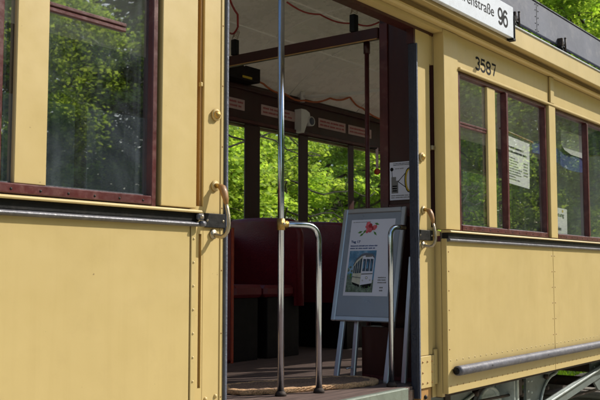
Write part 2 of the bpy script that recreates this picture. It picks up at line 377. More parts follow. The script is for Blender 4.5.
# --- side windows
def side_window(x0, x1, pillar=None, transom=None, gm='glass'):
    xm = (x0 + x1) / 2
    fr = MB(); t = .022
    fr.box(x0, x0 + t, .008, .045, .84, 1.665, mar, .003)
    fr.box(x1 - t, x1, .008, .045, .84, 1.665, mar, .003)
    fr.box(x0 + t, x1 - t, .008, .045, 1.645, 1.665, mar, .003)
    fr.box(x0 + t, x1 - t, .004, .045, .846, .874, mar, .003)
    for i in range(12): fr.dome((x0 + .06 + i * (x1 - x0 - .12) / 11, .004, .858), (0, -1, 0), .0045, .002, blk, 6, 2)
    fr.box(xm - .014, xm + .014, .002, .04, .874, 1.645, mar, .004)
    # steel glazing line
    fr.box(x0 + t, xm - .014, .024, .030, .874, .879, M['grey_rail']); fr.box(xm + .014, x1 - t, .024, .030, .874, .879, M['grey_rail'])
    f = fr.build('window_frame', tram)
    g = MB()
    for a, c in ((x0 + t, xm - .014), (xm + .014, x1 - t)):
        g.quad((a, .031, .879), (c, .031, .879), (c, .031, 1.645), (a, .031, 1.645), M[gm])
    g.build('glass_pane', f)
    if pillar:
        p = MB(); p.box(pillar[0], pillar[1], .014, .030, .8745, 1.6445, yel2, .003); p.build('inner_post', f)
    if transom:
        p = MB(); p.box(transom[0], transom[1], .020, .0305, 1.384, 1.396, mar, .002); p.box(transom[0], transom[1], .018, .0305, 1.399, 1.410, mar, .002)
        p.build('transom_bar', f)
    return f
wins_r = [(4.07 + i * 1.3, 5.24 + i * 1.3) for i in range(5)]
side_window(*wins_r[0], pillar=(4.423, 4.524), transom=(4.093, 4.4225))
for w in wins_r[1:]: side_window(*w)
wins_l = [(.80, 1.975), (-.50, .675), (-1.80, -.625)]
side_window(*wins_l[0], pillar=(1.449, 1.557), transom=(1.5575, 1.85), gm='glass_dim')
for w in wins_l[1:]: side_window(*w)
# posts between the windows, corner posts
def post(x0, x1, proud=0.0, z0=.845, z1=1.668):
    b = MB(); b.box(x0, x1, -proud, .06, z0, z1, yel, .0025); return b.build('window_post', tram)
for i in range(4): post(wins_r[i][1] + .012, wins_r[i + 1][0] - .012, .006)
post(LEN1 - .6, LEN1)
for i in range(2): post(wins_l[i + 1][1] + .012, wins_l[i][0] - .012, .006)
b = MB(); b.box(BR, 4.058, 0, .06, .845, 1.849, yel, .0025); b.box(BR, 3.93, .0605, .12, .03, .856, yel2, .001); b.box(BR, 3.93, .0605, .12, 1.672, 1.849, yel2, .001); b.box(BR, 3.93, .0625, .12, .8565, 1.6715, M['maroon_dark']); b.box(BR - .0005, 3.93, .0305, .0605, .03, .785, yel2, .001)
b.build('corner_post', tram)
b = MB(); b.box(1.987, BL, 0, .06, .845, 1.849, yel, .0025); b.box(2.13, 2.1495, .0605, .12, .03, 1.849, yel2, .001); b.box(2.13, 2.1505, .0305, .0605, .03, .785, yel2, .001); b.build('corner_post', tram)
# --- letterboard with battens and beads
segs = [(4.058, 5.300), (5.302, 6.600), (6.602, 7.900), (7.902, 9.2), (9.202, LEN1), (LEN0, -.56), (-.558, .737), (.739, 1.987)]
for a, c in segs: b = MB(); b.box(a + .001, c - .001, .004, .05, 1.682, 1.849, yel, .002); b.build('letterboard', tram)
b = MB(); b.box(4.058, LEN1, -.012, .05, 1.668, 1.681, yel2, .003); b.box(LEN0, 1.987, -.012, .05, 1.668, 1.681, yel2, .003)
for i in range(4): b.box(wins_r[i][1] + .035, wins_r[i + 1][0] - .035, -.010, .003, 1.682, 1.848, yel, .003)
b.build('head_moulding', tram)
# --- cornice: bead, dark joint, band and gutter fascia
b = MB()
b.extrude([(.05, 1.850), (-.022, 1.850), (-.034, 1.856), (-.036, 1.864), (-.030, 1.871), (0, 1.874), (.05, 1.874)], 'x', LEN0, LEN1, yel2)
b.box(LEN0, LEN1, -.004, .05, 1.875, 1.880, blk)
b.box(LEN0, LEN1, -.002, .05, 1.881, 1.905, yel)
b.build('cornice', tram)
b = MB()
b.add([(x, y, z) for x in (LEN0, LEN1) for y, z in ((.05, 1.906), (-.0, 1.9055), (-.097, 1.880), (-.100, 1.883), (-.100, 1.979), (-.097, 1.982), (.05, 2.02))], [(0, 1, 8, 7), (1, 2, 9, 8), (2, 3, 10, 9), (3, 4, 11, 10), (4, 5, 12, 11), (5, 6, 13, 12), (0, 6, 5, 4, 3, 2, 1), (7, 8, 9, 10, 11, 12, 13)], yel2)
b.box(LEN0, LEN1, -.108, -.08, 1.9825, 1.990, M['sign_white'], .002)
b.build('gutter_fascia', tram)
# door header
b = MB()
b.box(BL, BR, .004, .0495, 1.832, 1.849, yel)
b.box(BL, BR, .05, .14, 1.832, 1.912, yel2)
b.box(BL, BR, .058, .12, 1.818, 1.8315, M['maroon_dark'])
b.build('door_header', tram)

# --- door jambs
b = MB()      # left
b.box(BL, 2.211, .06, .10, .03, 1.83, yel)
b.box(2.246, 2.331, .06, .10, .03, 1.83, yel2, .002)
b.box(2.3325, 2.352, .058, .10, .03, 1.83, yel2, .003)
b.box(2.2115, 2.2455, .060, .10, .03, .24, yel); b.box(2.2115, 2.2455, .060, .10, .765, .86, yel)
b.box(2.2115, 2.225, .060, .10, .2401, .7649, yel); b.box(2.239, 2.2455, .060, .10, .2401, .7649, yel)
b.box(2.2251, 2.2389, .070, .10, .24, .765, M['ochre'])
b.box(2.2115, 2.2345, .094, .10, .86, 1.83, M['maroon_dark']); b.box(2.2346, 2.2455, .068, .10, .86, 1.83, M['ochre'], .001); b.box(2.225, 2.236, .055, .068, 1.28, 1.295, yel2, .002)
for i in range(7): b.dome((2.341, .058, .2 + i * .22), (0, -1, 0), .003, .002, M['ochre'], 6, 2)
for x, z in ((2.265, .20), (2.315, .205)): b.dome((x, .06, z), (0, -1, 0), .0085, .007, yel2, 8, 3)
b.build('door_jamb', tram)
b = MB(); b.box(2.3525, 2.367, .05, .10, .03, 1.83, M['rubber'], .003); b.build('rubber_seal', tram)
b = MB()      # right
b.box(3.7285, 3.866, .06, .10, .236, 1.83, yel2, .002)
b.box(3.866, 3.904, .064, .10, .03, .855, yel); b.box(3.866, 3.904, .064, .10, 1.671, 1.83, yel)
b.box(3.866, 3.904, .112, .12, .855, 1.671, M['maroon_dark'])
b.box(3.728, 3.868, .052, .10, .084, .235, yel2, .002)
for i in range(3):
    for k in range(3):
        if k == 1 and i == 1: continue
        b.dome((3.752 + k * .045, .052, .108 + i * .05), (0, -1, 0), .0055, .005, M['ochre'], 8, 2)
b.box(3.868, 3.897, .05, .0635, .094, .262, yel, .002)
b.box(3.872, 3.90, .052, .11, 1.24, 1.262, M['steel_worn'], .003)
b.box(3.874, 3.902, .03, .0635, .812, .838, yel2, .003)
b.build('door_jamb', tram)
b = MB(); b.box(3.7105, 3.7275, .0525, .092, .04, 1.745, M['rubber_dark'], .003); b.box(3.716, 3.7275, .047, .0515, .04, 1.745, M['rubber'], .001)
b.box(3.712, 3.7275, .06, .10, 1.7455, 1.818, M['maroon_dark']); b.build('rubber_seal', tram)
b = MB(); b.box(3.745, 3.85, .062, .12, -.02, .0835, M['ochre'], .004); b.dome((3.79, .06, .04), (0, -1, 0), .012, .008, blk); b.build('step_bracket', tram)
for x0, x1, sgn in ((2.246, 2.3515, 1), (3.729, 3.8655, -1)):
    b = MB(); b.box(x0, x1, .050, .0575, .788, .838, blk, .002)
    for x in (x0 + .012, x1 - .012): b.dome((x, .05, .813), (0, -1, 0), .005, .003, M['steel_worn'], 6, 2)
    b.build('latch_plate', tram)
for x in (2.303, 3.785):
    HT = Matrix.Translation((0, .06, 0)) @ Matrix.Diagonal((1, .68, 1, 1)) @ Matrix.Translation((0, -.06, 0))
    b = MB(); b.T = HT
    b.tube([(x, .06, .936), (x, .050, .936)], .019, yel2, 16); b.tube([(x, .05, .937), (x, .03, .935), (x + .002, .012, .927)], [.009, .009, .010], M['brass'])
    h = b.build('door_handle', tram)
    b = MB(); b.T = HT; b.tube([(x + .001, .022, .934), (x + .002, .006, .925), (x + .003, -.006, .908), (x + .004, -.014, .888), (x + .004, -.019, .868)], [.010, .016, .016, .013, .008], M['wood'], 14)
    b.build('wooden_grip', h)
    b = MB(); b.T = HT
    pts = [(x + .004, -.016, .874), (x + .004, -.026, .852), (x + .004, -.034, .828), (x + .004, -.036, .800), (x + .003, -.030, .776), (x + .002, -.016, .762), (x, .008, .756), (x - .004, .034, .760), (x - .008, .06, .766)]
    b.tube(pts, [.0078] * 7 + [.008, .009], M['steel_worn'], 12); b.tube([(x - .008, .06, .766), (x - .008, .049, .765)], .017, M['steel_worn'], 14)
    b.dome((x - .008, .049, .765), (0, -1, 0), .012, .006, M['steel_worn'])
    b.build('bar', h)
for x, z, r in ((2.303, 1.189, .021), (3.772, 1.192, .022)):
    b = MB(); b.tube([(x, .06, z), (x, .050, z)], r, yel2, 20); b.dome((x, .050, z), (0, -1, 0), r * .72, .012, M['brass'], 16, 4); b.build('door_button', tram)

# --- threshold and floor
b = MB(); b.box(2.38, 3.598, .040, .052, .015, .103, M['sill'], .002); b.box(2.38, 3.598, .052, .078, .088, .1035, M['sill'], .002); b.box(3.60, 3.70, .07, .10, -.02, .085, M['iron']); b.build('door_sill', tram)
b = MB(); b.box(2.8, 5.20, .1205, 2.05, .04, FLOOR, M['floor']); b.box(5.2005, LEN1 - .05, .1205, 2.05, .04, FLOOR, M['floor_bounce']); b.box(LEN0 + .05, 2.7995, .1205, 2.05, .04, FLOOR, M['floor_bounce']); b.box(2.36, 3.70, .0785, .12, .04, FLOOR - .001, M['floor']); b.build('tram_floor', tram)

# --- grab poles
def pole_cap(b, x, y, z0):
    b.tube([(x, y, z0), (x, y, z0 + .012), (x, y, z0 + .022)], [.026, .024, .016], M['iron'], 16)
px, py = 3.06, .362
b = MB(); b.tube([(px, py, FLOOR + .01), (px, py, 2.14)], .0145, M['steel'], 18); pole_cap(b, px, py, FLOOR); g = b.build('grab_pole', tram)
b = MB(); b.tube([(px, py, .818), (px, py, .868)], .0185, M['brass'], 16); b.tube([(px, py, .845), (px + .03, py - .012, .845)], .017, M['brass'], 14)
b.dome((px, py - .018, .845), (0, -1, 0), .008, .006, M['steel_worn']); b.build('clamp', g)
def elbow(p0, corner, p1, r, n=8):
    p0, c, p1 = Vector(p0), Vector(corner), Vector(p1); a = c + (p0 - c).normalized() * r; e = c + (p1 - c).normalized() * r
    return [p0] + [(a * (1 - t) ** 2 + c * 2 * t * (1 - t) + e * t * t) for t in [i / n for i in range(n + 1)]] + [p1]
b = MB(); b.tube(elbow((px, py, .845), (3.245, .292, .845), (3.245, .292, FLOOR + .01), .075), .0145, M['steel'], 16); pole_cap(b, 3.245, .292, FLOOR); b.build('grab_rail', tram)
b = MB(); b.tube(elbow((3.72, .125, .850), (3.622, .145, .850), (3.622, .145, FLOOR + .01), .05), .0125, M['steel'], 16); pole_cap(b, 3.622, .145, FLOOR); b.build('grab_rail', tram)

# --- partition by the doorway, hanging bar, interior post
b = MB()
b.box(3.95, 3.985, .101, .405, FLOOR, 2.12, M['maroon_dark'], .003)
b.box(3.940, 3.9495, .35, .40, FLOOR, 1.95, M['maroon'], .002)
b.box(3.944, 3.9495, .10, .35, .92, .985, M['maroon'], .002)
b.build('partition', tram)
b = MB(); b.box(3.83, 3.94, .105, .45, FLOOR, .36, M['maroon_dark'], .004); b.box(3.824, 3.8295, .11, .44, FLOOR + .002, .12, M['maroon']); b.build('partition_box', tram)
b = MB(); b.box(3.935, 3.975, .405, 2.0, 1.872, 1.932, M['maroon_dark'], .003); b.box(3.932, 3.9345, .41, 2.0, 1.867, 1.873, M['ochre'])
bar = b.build('cross_beam', tram)
for y in (.566, 1.425):
    b = MB(); b.box(3.93, 3.97, y - .018, y + .018, 1.934, 2.03, blk, .004)
    for k in range(5):
        b.tube([(3.95 + .014 * math.cos(t) + .004 * k, y + .02 * math.sin(t), 2.045 + .010 * k + .01 * math.sin(t * 2)) for t in [i * math.pi / 6 for i in range(12)]], .0016, M['steel_worn'], 6, closed=True)
    b.build('ceiling_hook', bar)  # black hook stub under the ceiling with coiled wire rings
b = MB(); b.tube([(3.975, .50, FLOOR), (3.975, .50, 1.872)], .0125, M['maroon'], 14); b.tube([(3.975, .50, 1.81), (3.975, .50, 1.872)], .018, M['maroon_dark'], 14); b.build('inner_pole', tram)
# opposite half of the vestibule
b = MB(); b.box(3.95, 3.985, 1.46, 2.05, FLOOR, .90, M['red_leather'], .02); b.box(3.962, 3.982, 1.448, 1.4595, FLOOR, .90, M['red_edge'], .003)  # red strip stands for the sun-caught edge of the partition
b.build('partition', tram)

# --- seats
def seat(x, facing, y0=1.45, y1=2.02, edge=False):
    """bench: rounded padded back, cushion and boxed base; facing +1 looks to +x"""
    b = MB(); n = 10
    prof = [(y0, .42)]
    for i in range(n + 1):
        t = math.pi - i * math.pi / 2 / n; prof.append((y0 + .10 + .10 * math.cos(t), .86 + .10 * math.sin(t)))
    for i in range(5): prof.append((y0 + .1 + (y1 - y0 - .1) * (i + 1) / 5, .96 + .014 * math.sin(math.pi * (i + 1) / 6)))
    prof.append((y1, .42))
    b.extrude(prof, 'x', x - .03, x + .03, M['red_leather'])
    for i in range(len(prof) - 2):
        pass
    b.tube([(x, p[0], p[1]) for p in prof[:-1]], .031, M['red_leather'], 10)
    back = b.build('backrest', None)
    r = empty('seat', (x, y0, FLOOR)); r.parent = tram; r.location = Vector((x, y0, FLOOR)) - world_loc(tram)
    back.parent = r; back.location = -Vector((x, y0, FLOOR))
    b = MB(); xa, xb = sorted((x + facing * .032, x + facing * .33))
    b.box(xa, xb, y0 + .01, y1, .48, .555, M['red_leather'], .02); c = b.build('cushion', None); c.parent = r; c.location = -Vector((x, y0, FLOOR))
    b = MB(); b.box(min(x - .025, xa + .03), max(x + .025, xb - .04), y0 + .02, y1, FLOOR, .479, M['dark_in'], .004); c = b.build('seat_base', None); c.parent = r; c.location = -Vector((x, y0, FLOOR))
    return r
def seat_row(x, f):
    seat(x, f); seat(x, f, .62, .13) if False else None
for x, f in ((4.62, -1), (5.22, 1), (6.05, -1), (6.30, 1), (7.15, -1), (7.4, 1), (8.3, -1), (8.5, 1), (1.4, 1), (.5, -1)): seat(x, f)
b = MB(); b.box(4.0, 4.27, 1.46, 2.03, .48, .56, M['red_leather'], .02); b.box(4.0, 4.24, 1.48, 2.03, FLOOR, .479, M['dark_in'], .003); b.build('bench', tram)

# --- far side wall, inside face and windows
fy0, fy1 = 2.05, 2.10
posts_far = [(LEN0, -1.2), (-.05, .08), (1.25, 1.38), (2.0, 2.15), (3.905, 4.19), (4.773, 4.939), (5.407, 5.523), (6.088, 6.162), (6.70, 6.83), (7.40, 7.47), (8.02, 8.15), (8.72, 8.79), (9.35, LEN1)]
b = MB()
for a, c in posts_far: b.box(a, c, fy0, 2.062, .881, 1.692, M['maroon_dark'], .002)
b.box(LEN0, BL, fy0, fy1, .04, .88, M['maroon_dark']); b.box(BR, LEN1, fy0, fy1, .04, .88, M['maroon_dark'])
b.box(LEN0, LEN1, fy0, fy1, 1.693, 2.02, M['maroon_dark'])
b.box(BR, LEN1, 2.035, 2.0495, 1.70, 1.725, M['maroon'], .003); b.box(BR, LEN1, 2.03, 2.0495, 1.935, 1.965, M['maroon_dark'], .003)
b.box(BR, LEN1, 2.02, 2.0495, .86, .89, M['maroon'], .004)
b.box(LEN0, LEN1, 2.101, 2.12, .046, .845, yel); b.box(LEN0, LEN1, 2.101, 2.12, 1.68, 2.02, yel)
for a, c in posts_far: b.box(a + .02, c - .02, 2.0625, 2.074, .881, 1.679, yel)
b.build('far_side_wall', tram)
b = MB(); b.quad((BR, 2.078, .881), (LEN1, 2.078, .881), (LEN1, 2.078, 1.69), (BR, 2.078, 1.69), M['glass_clean']); b.build('far_glass', tram)
b = MB(); b.box(2.15, 3.905, 2.06, 2.085, .04, 1.692, M['maroon_dark'])
for k in range(3): b.box(2.22 + k * .57, 2.70 + k * .57, 2.05, 2.0595, .2, .85, M['maroon'], .004); b.box(2.22 + k * .57, 2.70 + k * .57, 2.05, 2.0595, 1.0, 1.6, M['board_grey'], .004)
b.build('far_door', tram)
b = MB(); b.quad((LEN0, 2.075, .88), (2.0, 2.075, .88), (2.0, 2.075, 1.69), (LEN0, 2.075, 1.69), M['glass_clean'])
b.build('far_glass', tram)
# inside faces of the near side, made pale to bounce light inward
b = MB()
b.box(LEN0, BL, .061, .075, FLOOR, .84, M['ceiling']); b.box(3.986, LEN1, .061, .075, FLOOR, .84, M['ceiling'])
b.box(LEN0, 2.0, .061, .075, 1.70, 2.0, M['ceiling']); b.box(3.986, LEN1, .061, .075, 1.70, 2.0, M['ceiling'])
b.box(2.16, 2.345, .101, .135, FLOOR, 1.83, M['maroon_dark']); b.box(2.345, 2.358, .101, .16, FLOOR, 1.83, M['maroon'])
b.build('inner_lining', tram)
b = MB(); b.box(LEN0 - .03, LEN0, .0, 2.1, .04, 2.02, yel); b.box(LEN0 + .001, LEN0 + .02, .06, 2.04, .1, 2.0, M['ceiling'])  # inner face made pale to bounce light into the car
b.build('end_wall', tram); b = MB(); b.box(LEN1, LEN1 + .03, 0, 2.1, .04, 2.02, yel); b.box(LEN1 - .02, LEN1 - .001, .06, 2.04, .1, 2.0, M['ceiling'])  # pale inner face at this end too, for bounced light
b.build('end_wall', tram)
# dark apparatus box over the vestibule wall, with a yellow tag
b = MB(); b.box(4.30, 4.80, 1.93, 2.0495, 1.975, 2.10, M['dark_in'], .008); b.box(4.60, 4.70, 1.926, 1.9295, 1.985, 2.0, M['ink_yellow']); b.build('apparatus_box', tram)

# --- ceiling and roof
def arc(y0, y1, z0, z1, n=20, p=2.4):
    out = []
    for i in range(n + 1):
        t = i / n; s_ = abs(2 * t - 1) ** p; out.append((y0 + (y1 - y0) * t, z1 - (z1 - z0) * s_))
    return out
ce = arc(.062, 2.048, 1.985, 2.33); b = MB()
SK = [(-.4, 3.3), (7.3, 10.1)]      # glazed roof openings added to brighten the interior, y cells 2..10 of the arch
def cuts(a, c):
    out = []; x = a
    for p, q in SK: out.append((x, p)); x = q
    return out + [(x, c)]
for i in range(20):
    (ya, za), (yb, zb) = ce[i], ce[i + 1]
    for xa, xb in (cuts(LEN0 + .03, LEN1 - .03) if 3 <= i < 12 else [(LEN0 + .03, LEN1 - .03)]):
        b.add([(xa, ya, za), (xb, ya, za), (xb, yb, zb), (xa, yb, zb)], [(0, 1, 2, 3)], M['ceiling'], True)
ceil = b.build('ceiling_panel', tram)
b = MB()
for x in (3.55, 4.62, 5.28, 6.2, 7.2): b.tube([(x, y, z - .002) for y, z in ce], .006, M['ceiling_rib'], 6)
for k in (3, 12, 16): b.tube([(3.3, ce[k][0], ce[k][1] - .002), (7.3, ce[k][0], ce[k][1] - .002)], .006, M['ceiling_rib'], 6)
b.build('ceiling_rib', tram)
ro = arc(-.075, 2.175, 1.992, 2.38, 24, 2.2); b = MB()
for i in range(24):
    (ya, za), (yb, zb) = ro[i], ro[i + 1]
    for xa, xb in (cuts(LEN0 - .03, LEN1 + .03) if 4 <= i < 14 else [(LEN0 - .03, LEN1 + .03)]):
        b.add([(xa, ya, za), (xb, ya, za), (xb, yb, zb), (xa, yb, zb), (xa, ya, za - .018), (xb, ya, za - .018), (xb, yb, zb - .018), (xa, yb, zb - .018)], [(0, 1, 2, 3), (4, 7, 6, 5)], M['roof_grey'], True)
for xx in (LEN0 - .031, LEN1 + .031): b.add([(xx, y, z) for y, z in ro], [tuple(range(len(ro)))], M['roof_grey'])
b.build('roof', tram)
for p, q in SK:
    b = MB(); ya, za = ro[4]; yb, zb = ro[14]
    for k in range(4, 14): b.quad((p, ro[k][0], ro[k][1] + .004), (q, ro[k][0], ro[k][1] + .004), (q, ro[k + 1][0], ro[k + 1][1] + .004), (p, ro[k + 1][0], ro[k + 1][1] + .004), M['glass_clean'])
    n_ = int((q - p) / .6) + 1
    for m_ in range(n_ + 1):
        x = p + (q - p - .03) * m_ / n_; b.tube([(x + .015, y, z + .012) for y, z in ro[4:15]], .014, M['roof_grey'], 6)
    b.build('added_skylight', tram)

# advertising board on the roof edge, on clamps
b = MB(); b.box(3.0, LEN1 - .3, -.062, -.038, 2.045, 2.229, M['roof_grey'], .003); b.box(3.0, LEN1 - .3, -.067, -.031, 2.2295, 2.238, M['rubber_dark'], .002)
for x in (3.55, 4.95, 6.35, 7.75, 9.15): b.box(x, x + .006, -.0635, -.062, 2.046, 2.228, M['rubber_dark']); [b.dome((x + d, -.0625, z), (0, -1, 0), .005, .003, M['rubber_dark'], 6, 2) for d in (-.018, .024) for z in (2.06, 2.10, 2.14, 2.18, 2.215)]
rb = b.build('roof_board', tram)
for x in (4.60, 5.30, 6.5, 7.8, 9.1):
    b = MB(); b.T = Matrix.Translation((0, -.045, -.035)); b.box(x - .012, x + .012, -.045, -.02, 2.0225, 2.10, blk, .003); b.box(x - .03, x + .03, -.045, .02, 2.05, 2.066, blk, .003)
    b.box(x - .028, x - .012, -.05, -.013, 2.066, 2.115, M['iron'], .003); b.tube([(x + .02, -.05, 2.03), (x + .02, -.05, 2.12)], .006, M['iron'], 8)
    b.tube([(x - .035, -.035, 2.085), (x + .045, -.035, 2.085)], .007, M['iron'], 8); b.dome((x + .02, -.05, 2.12), (0, 0, 1), .009, .006, M['iron'], 6, 2)
    b.build('clamp', rb)
# cables and conduit
def sag(p, n=6):
    out = []
    for a, c in zip(p, p[1:]):
        for i in range(n): t = i / n; out.append(Vector(a).lerp(Vector(c), t) + Vector((0, 0, -.02 * math.sin(math.pi * t))))
    return out + [Vector(p[-1])]
b = MB(); b.tube(sag([(3.742, .864, 2.105), (4.05, .866, 2.11), (4.291, .786, 2.10), (4.36, .66, 2.10)]), .005, M['cable_red'], 8)
b.tube(sag([(3.45, 1.05, 2.15), (3.74, 1.22, 2.10), (3.80, 1.27, 2.05), (3.90, 1.42, 2.06)], 4), .006, M['cable_red'], 8); b.build('red_cord', tram)
b = MB(); b.tube(sag([(4.50, 1.95, 2.09), (4.85, 1.95, 1.985), (5.10, 1.95, 1.953), (5.35, 1.95, 1.94), (5.68, 1.95, 2.01), (5.96, 1.95, 2.065), (6.15, 1.95, 2.0), (6.5, 1.95, 1.95)]), .0075, M['cable_orange'], 8); b.build('orange_cord', tram)
b = MB(); b.tube([(5.385, 2.03, 1.985), (5.39, 1.9, 1.972), (5.40, 1.5, 1.952), (5.42, 1.1, 1.96), (5.44, .6, 1.99)], .014, M['white_pipe'], 10)
b.tube([(5.385, 2.0, 1.94), (5.385, 2.0, 2.02)], .018, M['white_pipe'], 10); b.build('conduit', tram)
# warning labels over the far windows (illegible rows of words in red)
def word_bars(b, x0, x1, zt, zb, y, mt, rows, axis='x', fill=.85, seed=0):
    rnd = random.Random(seed); h = (zt - zb) / rows
    for r_ in range(rows):
        x = x0; zc = zt - h * (r_ + .5); end = x0 + (x1 - x0) * rnd.uniform(fill, 1)
        u = h * .62
        while x < end:
            w = min(rnd.uniform(1.4, 4.5) * u, end - x)
            # letters: small uneven strokes
            q = x
            while q < x + w - u * .2:
                s_ = u * rnd.uniform(.3, .5); hh = u * rnd.uniform(.32, .5)
                b.quad((q, y, zc - u * .33), (q + s_, y, zc - u * .33), (q + s_, y, zc + hh), (q, y, zc + hh), mt); q += s_ + u * .14
            x += w + u * .45
lab = [(4.50, 4.76), (4.945, 5.36), (5.655, 6.035), (6.077, 6.43)]
for i, (a, c) in enumerate(lab):
    b = MB(); b.box(a, c, 2.045, 2.0495, 1.785, 1.862, M['label'], .001); word_bars(b, a + .02, c - .02, 1.852, 1.793, 2.0445, M['ink_red'], 2, seed=i)
    b.build('warning_label', tram)

# --- fleet number
stroke_digits('fleet_number', '3587', .262, .076, .0130, M['ink_black'], wallM(4.260, .0036, 1.706), tram)

# --- underframe
b = MB()
b.box(3.93, LEN1, .05, .12, .022, .040, M['iron'], .003)
b.box(LEN0, 2.1, .05, .12, .022, .040, M['iron'], .003)
b.box(LEN0, LEN1, 1.97, 2.05, -.12, .03, M['under'], .003)
for x in (4.1, 5.0, 6.5, 7.8, 9.1, .4, -1): b.box(x, x + .06, .12, 1.97, -.09, .03, M['iron'], .003)
b.build('underframe', tram)
b = MB()   # truss brackets behind the skirt
b.box(4.90, 4.912, .10, .22, -.62, .018, M['under_sunlit'], .002); b.box(4.965, 4.99, .11, .20, -.45, .018, M['under_sunlit'], .002)
b.extrude([(4.83, -.40), (4.83, -.10), (4.90, .018), (4.93, .018), (4.99, -.12), (5.03, -.40)], 'y', .222, .236, M['under_sunlit'])
b.box(5.14, 5.20, .13, .15, -.55, .018, M['under'], .002)
for i in range(7): b.dome((5.17, .13, -.02 - i * .06), (0, -1, 0), .008, .005, M['under_sunlit'], 8, 2)
# curved gusset
pr = [(5.21, .018), (5.70, .018), (5.66, -.008)]
for i in range(9):
    t = i / 8; pr.append((5.62 - .26 * math.sin(t * math.pi / 2), -.02 - .26 * (1 - math.cos(t * math.pi / 2))))
pr.append((5.33, -.5)); pr.append((5.21, -.5)); b.extrude(pr, 'y', .15, .165, M['under'])
rim = [(x, .142, z) for x, z in pr[2:12]] ; b.tube(rim, .008, M['under_sunlit'], 8)
for i in range(5): b.dome((5.27, .15, -.03 - i * .07), (0, -1, 0), .008, .005, M['under_sunlit'], 8, 2)
b.build('truss_bracket', tram)
b = MB()
b.T = Matrix.Translation((5.36, .10, -.24)) @ Matrix.Rotation(-R(7.5), 4, 'Y')
b.box(0, 1.9, 0, .012, 0, .085, M['under'], .002); b.box(0, 1.9, -.03, .0, .073, .085, M['under_sunlit'], .002); b.T = Matrix.Identity(4)
b.extrude([(6.26, .018), (6.60, .018), (6.60, -.20), (6.40, -.20), (6.26, -.10)], 'y', .125, .14, M['under'])
for p in ((6.32, -.03), (6.32, -.08), (6.45, -.04), (6.45, -.14), (6.55, -.1)): b.dome((p[0], .125, p[1]), (0, -1, 0), .008, .005, M['under_sunlit'], 8, 2)
b.build('truss_beam', tram)
b = MB()   # axle guard in the sunlit chassis tone
pr = []
for i in range(13):
    t = i / 12 * math.pi; pr.append((4.70 - .155 * math.cos(t), -.15 + .135 * math.sin(t)))
pr = [(4.545, -.5)] + pr + [(4.855, -.5)]
b.extrude(pr, 'y', .17, .20, M['under_sunlit']); b.tube([(p[0], .165, p[1]) for p in pr[1:-1]], .012, M['under_sunlit'], 8)
b.tube([(4.70, .16, -.2), (4.70, .10, -.2)], .07, M['under_sunlit'], 18); b.build('axle_guard', tram)
b = MB(); b.extrude([(3.95, .018), (4.42, .018), (4.42, -.02), (4.30, -.05), (4.15, -.12), (4.05, -.25), (3.97, -.25)], 'y', .13, .145, M['under']); b.tube([(4.42, .125, -.02), (4.30, .125, -.05), (4.15, .125, -.12), (4.05, .125, -.25)], .01, M['under_sunlit'], 8)
b.build('truss_bracket', tram)
b = MB(); b.tube([(3.95, .16, -.16), (4.5, .16, -.19), (5.2, .16, -.20), (6.9, .2, -.22)], .011, M['iron'], 8); b.tube([(4.2, .14, -.06), (4.9, .135, -.075)], .008, M['iron'], 8)
for x in (4.47, 5.07, 5.46): b.tube([(x, .12, -.02), (x, .145, -.02)], .016, M['iron'], 6); b.tube([(x, .12, -.09), (x, .145, -.09)], .013, M['iron'], 6)
b.build('brake_rod', tram)
def wheel(x, y):
    b = MB(); b.tube([(x, y, -.33), (x, y + .02, -.33), (x, y + .03, -.33), (x, y + .09, -.33), (x, y + .10, -.33), (x, y + .12, -.33)], [.26, .30, .305, .31, .335, .335], M['iron'], 40)
    b.tube([(x, y - .04, -.33), (x, y, -.33)], .06, M['under'], 16); b.build('wheel', tram)
for x in (4.25, 7.9, -.3, 1.3):
    for y in (.36, 1.62): wheel(x, y)
    b = MB(); b.tube([(x, .3, -.33), (x, 1.8, -.33)], .045, M['iron'], 12); b.build('axle', tram)

# ------------------------------------------------------------------ THINGS ON AND IN THE TRAM
# destination board
db = empty('destination_board', (3.7, -.1, 1.9), label='white destination board hung on the cornice, lettered Behrenstraße 96 in black', cat='destination board')
b = MB(); b.box(2.8, 4.455, -.133, -.109, 1.893, 2.066, M['sign_white'], .003); b.build('panel', db)
text_mesh('lettering', 'Behrenstraße', .475, .056, M['ink_black'], wallM(3.735, -.1336, 1.955), db, weight=.004)
stroke_digits('house_number', '96', .126, .094, .0145, M['ink_black'], wallM(4.256, -.1334, 1.930), db)
b = MB(); b.box(4.4555, 4.469, -.138, -.101, 1.886, 2.02, blk, .003); b.box(4.435, 4.4695, -.139, -.103, 1.880, 1.8925, blk, .002); b.build('hook', db)
b = MB(); b.box(3.3, 3.33, -.1085, -.1005, 1.91, 1.97, blk, .003); b.build('hook', db)

# easel board
AX, AY = 3.69, .20; tilt = math.atan(.2254)
eb = empty('poster_easel', (AX, .39, FLOOR), label='folding aluminium A-board with a poster, leaning inside the open doorway', cat='poster stand')
T = Matrix.Translation((AX, 0, FLOOR)) @ Matrix.Rotation(tilt, 4, 'Y')      # local x: behind, y: across, z: up the board
def eq(pts): return [tuple(T @ Vector(p)) for p in pts]
b = MB(); b.T = T
y0, y1, z0, z1 = .205, .583, .295, .885; f = .026
b.box(-.012, .006, y0, y0 + f, z0, z1, M['alu'], .004); b.box(-.012, .006, y1 - f, y1, z0, z1, M['alu'], .004)
b.box(-.0125, .0055, y0 + f, y1 - f, z1 - f, z1, M['alu'], .004); b.box(-.0125, .0055, y0 + f, y1 - f, z0, z0 + f, M['alu'], .004)
b.build('snap_frame', eb)
b = MB(); b.T = T; b.box(-.004, .004, y0 + f, y1 - f, z0 + f, z1 - f, M['board_grey']); b.build('backing_panel', eb)
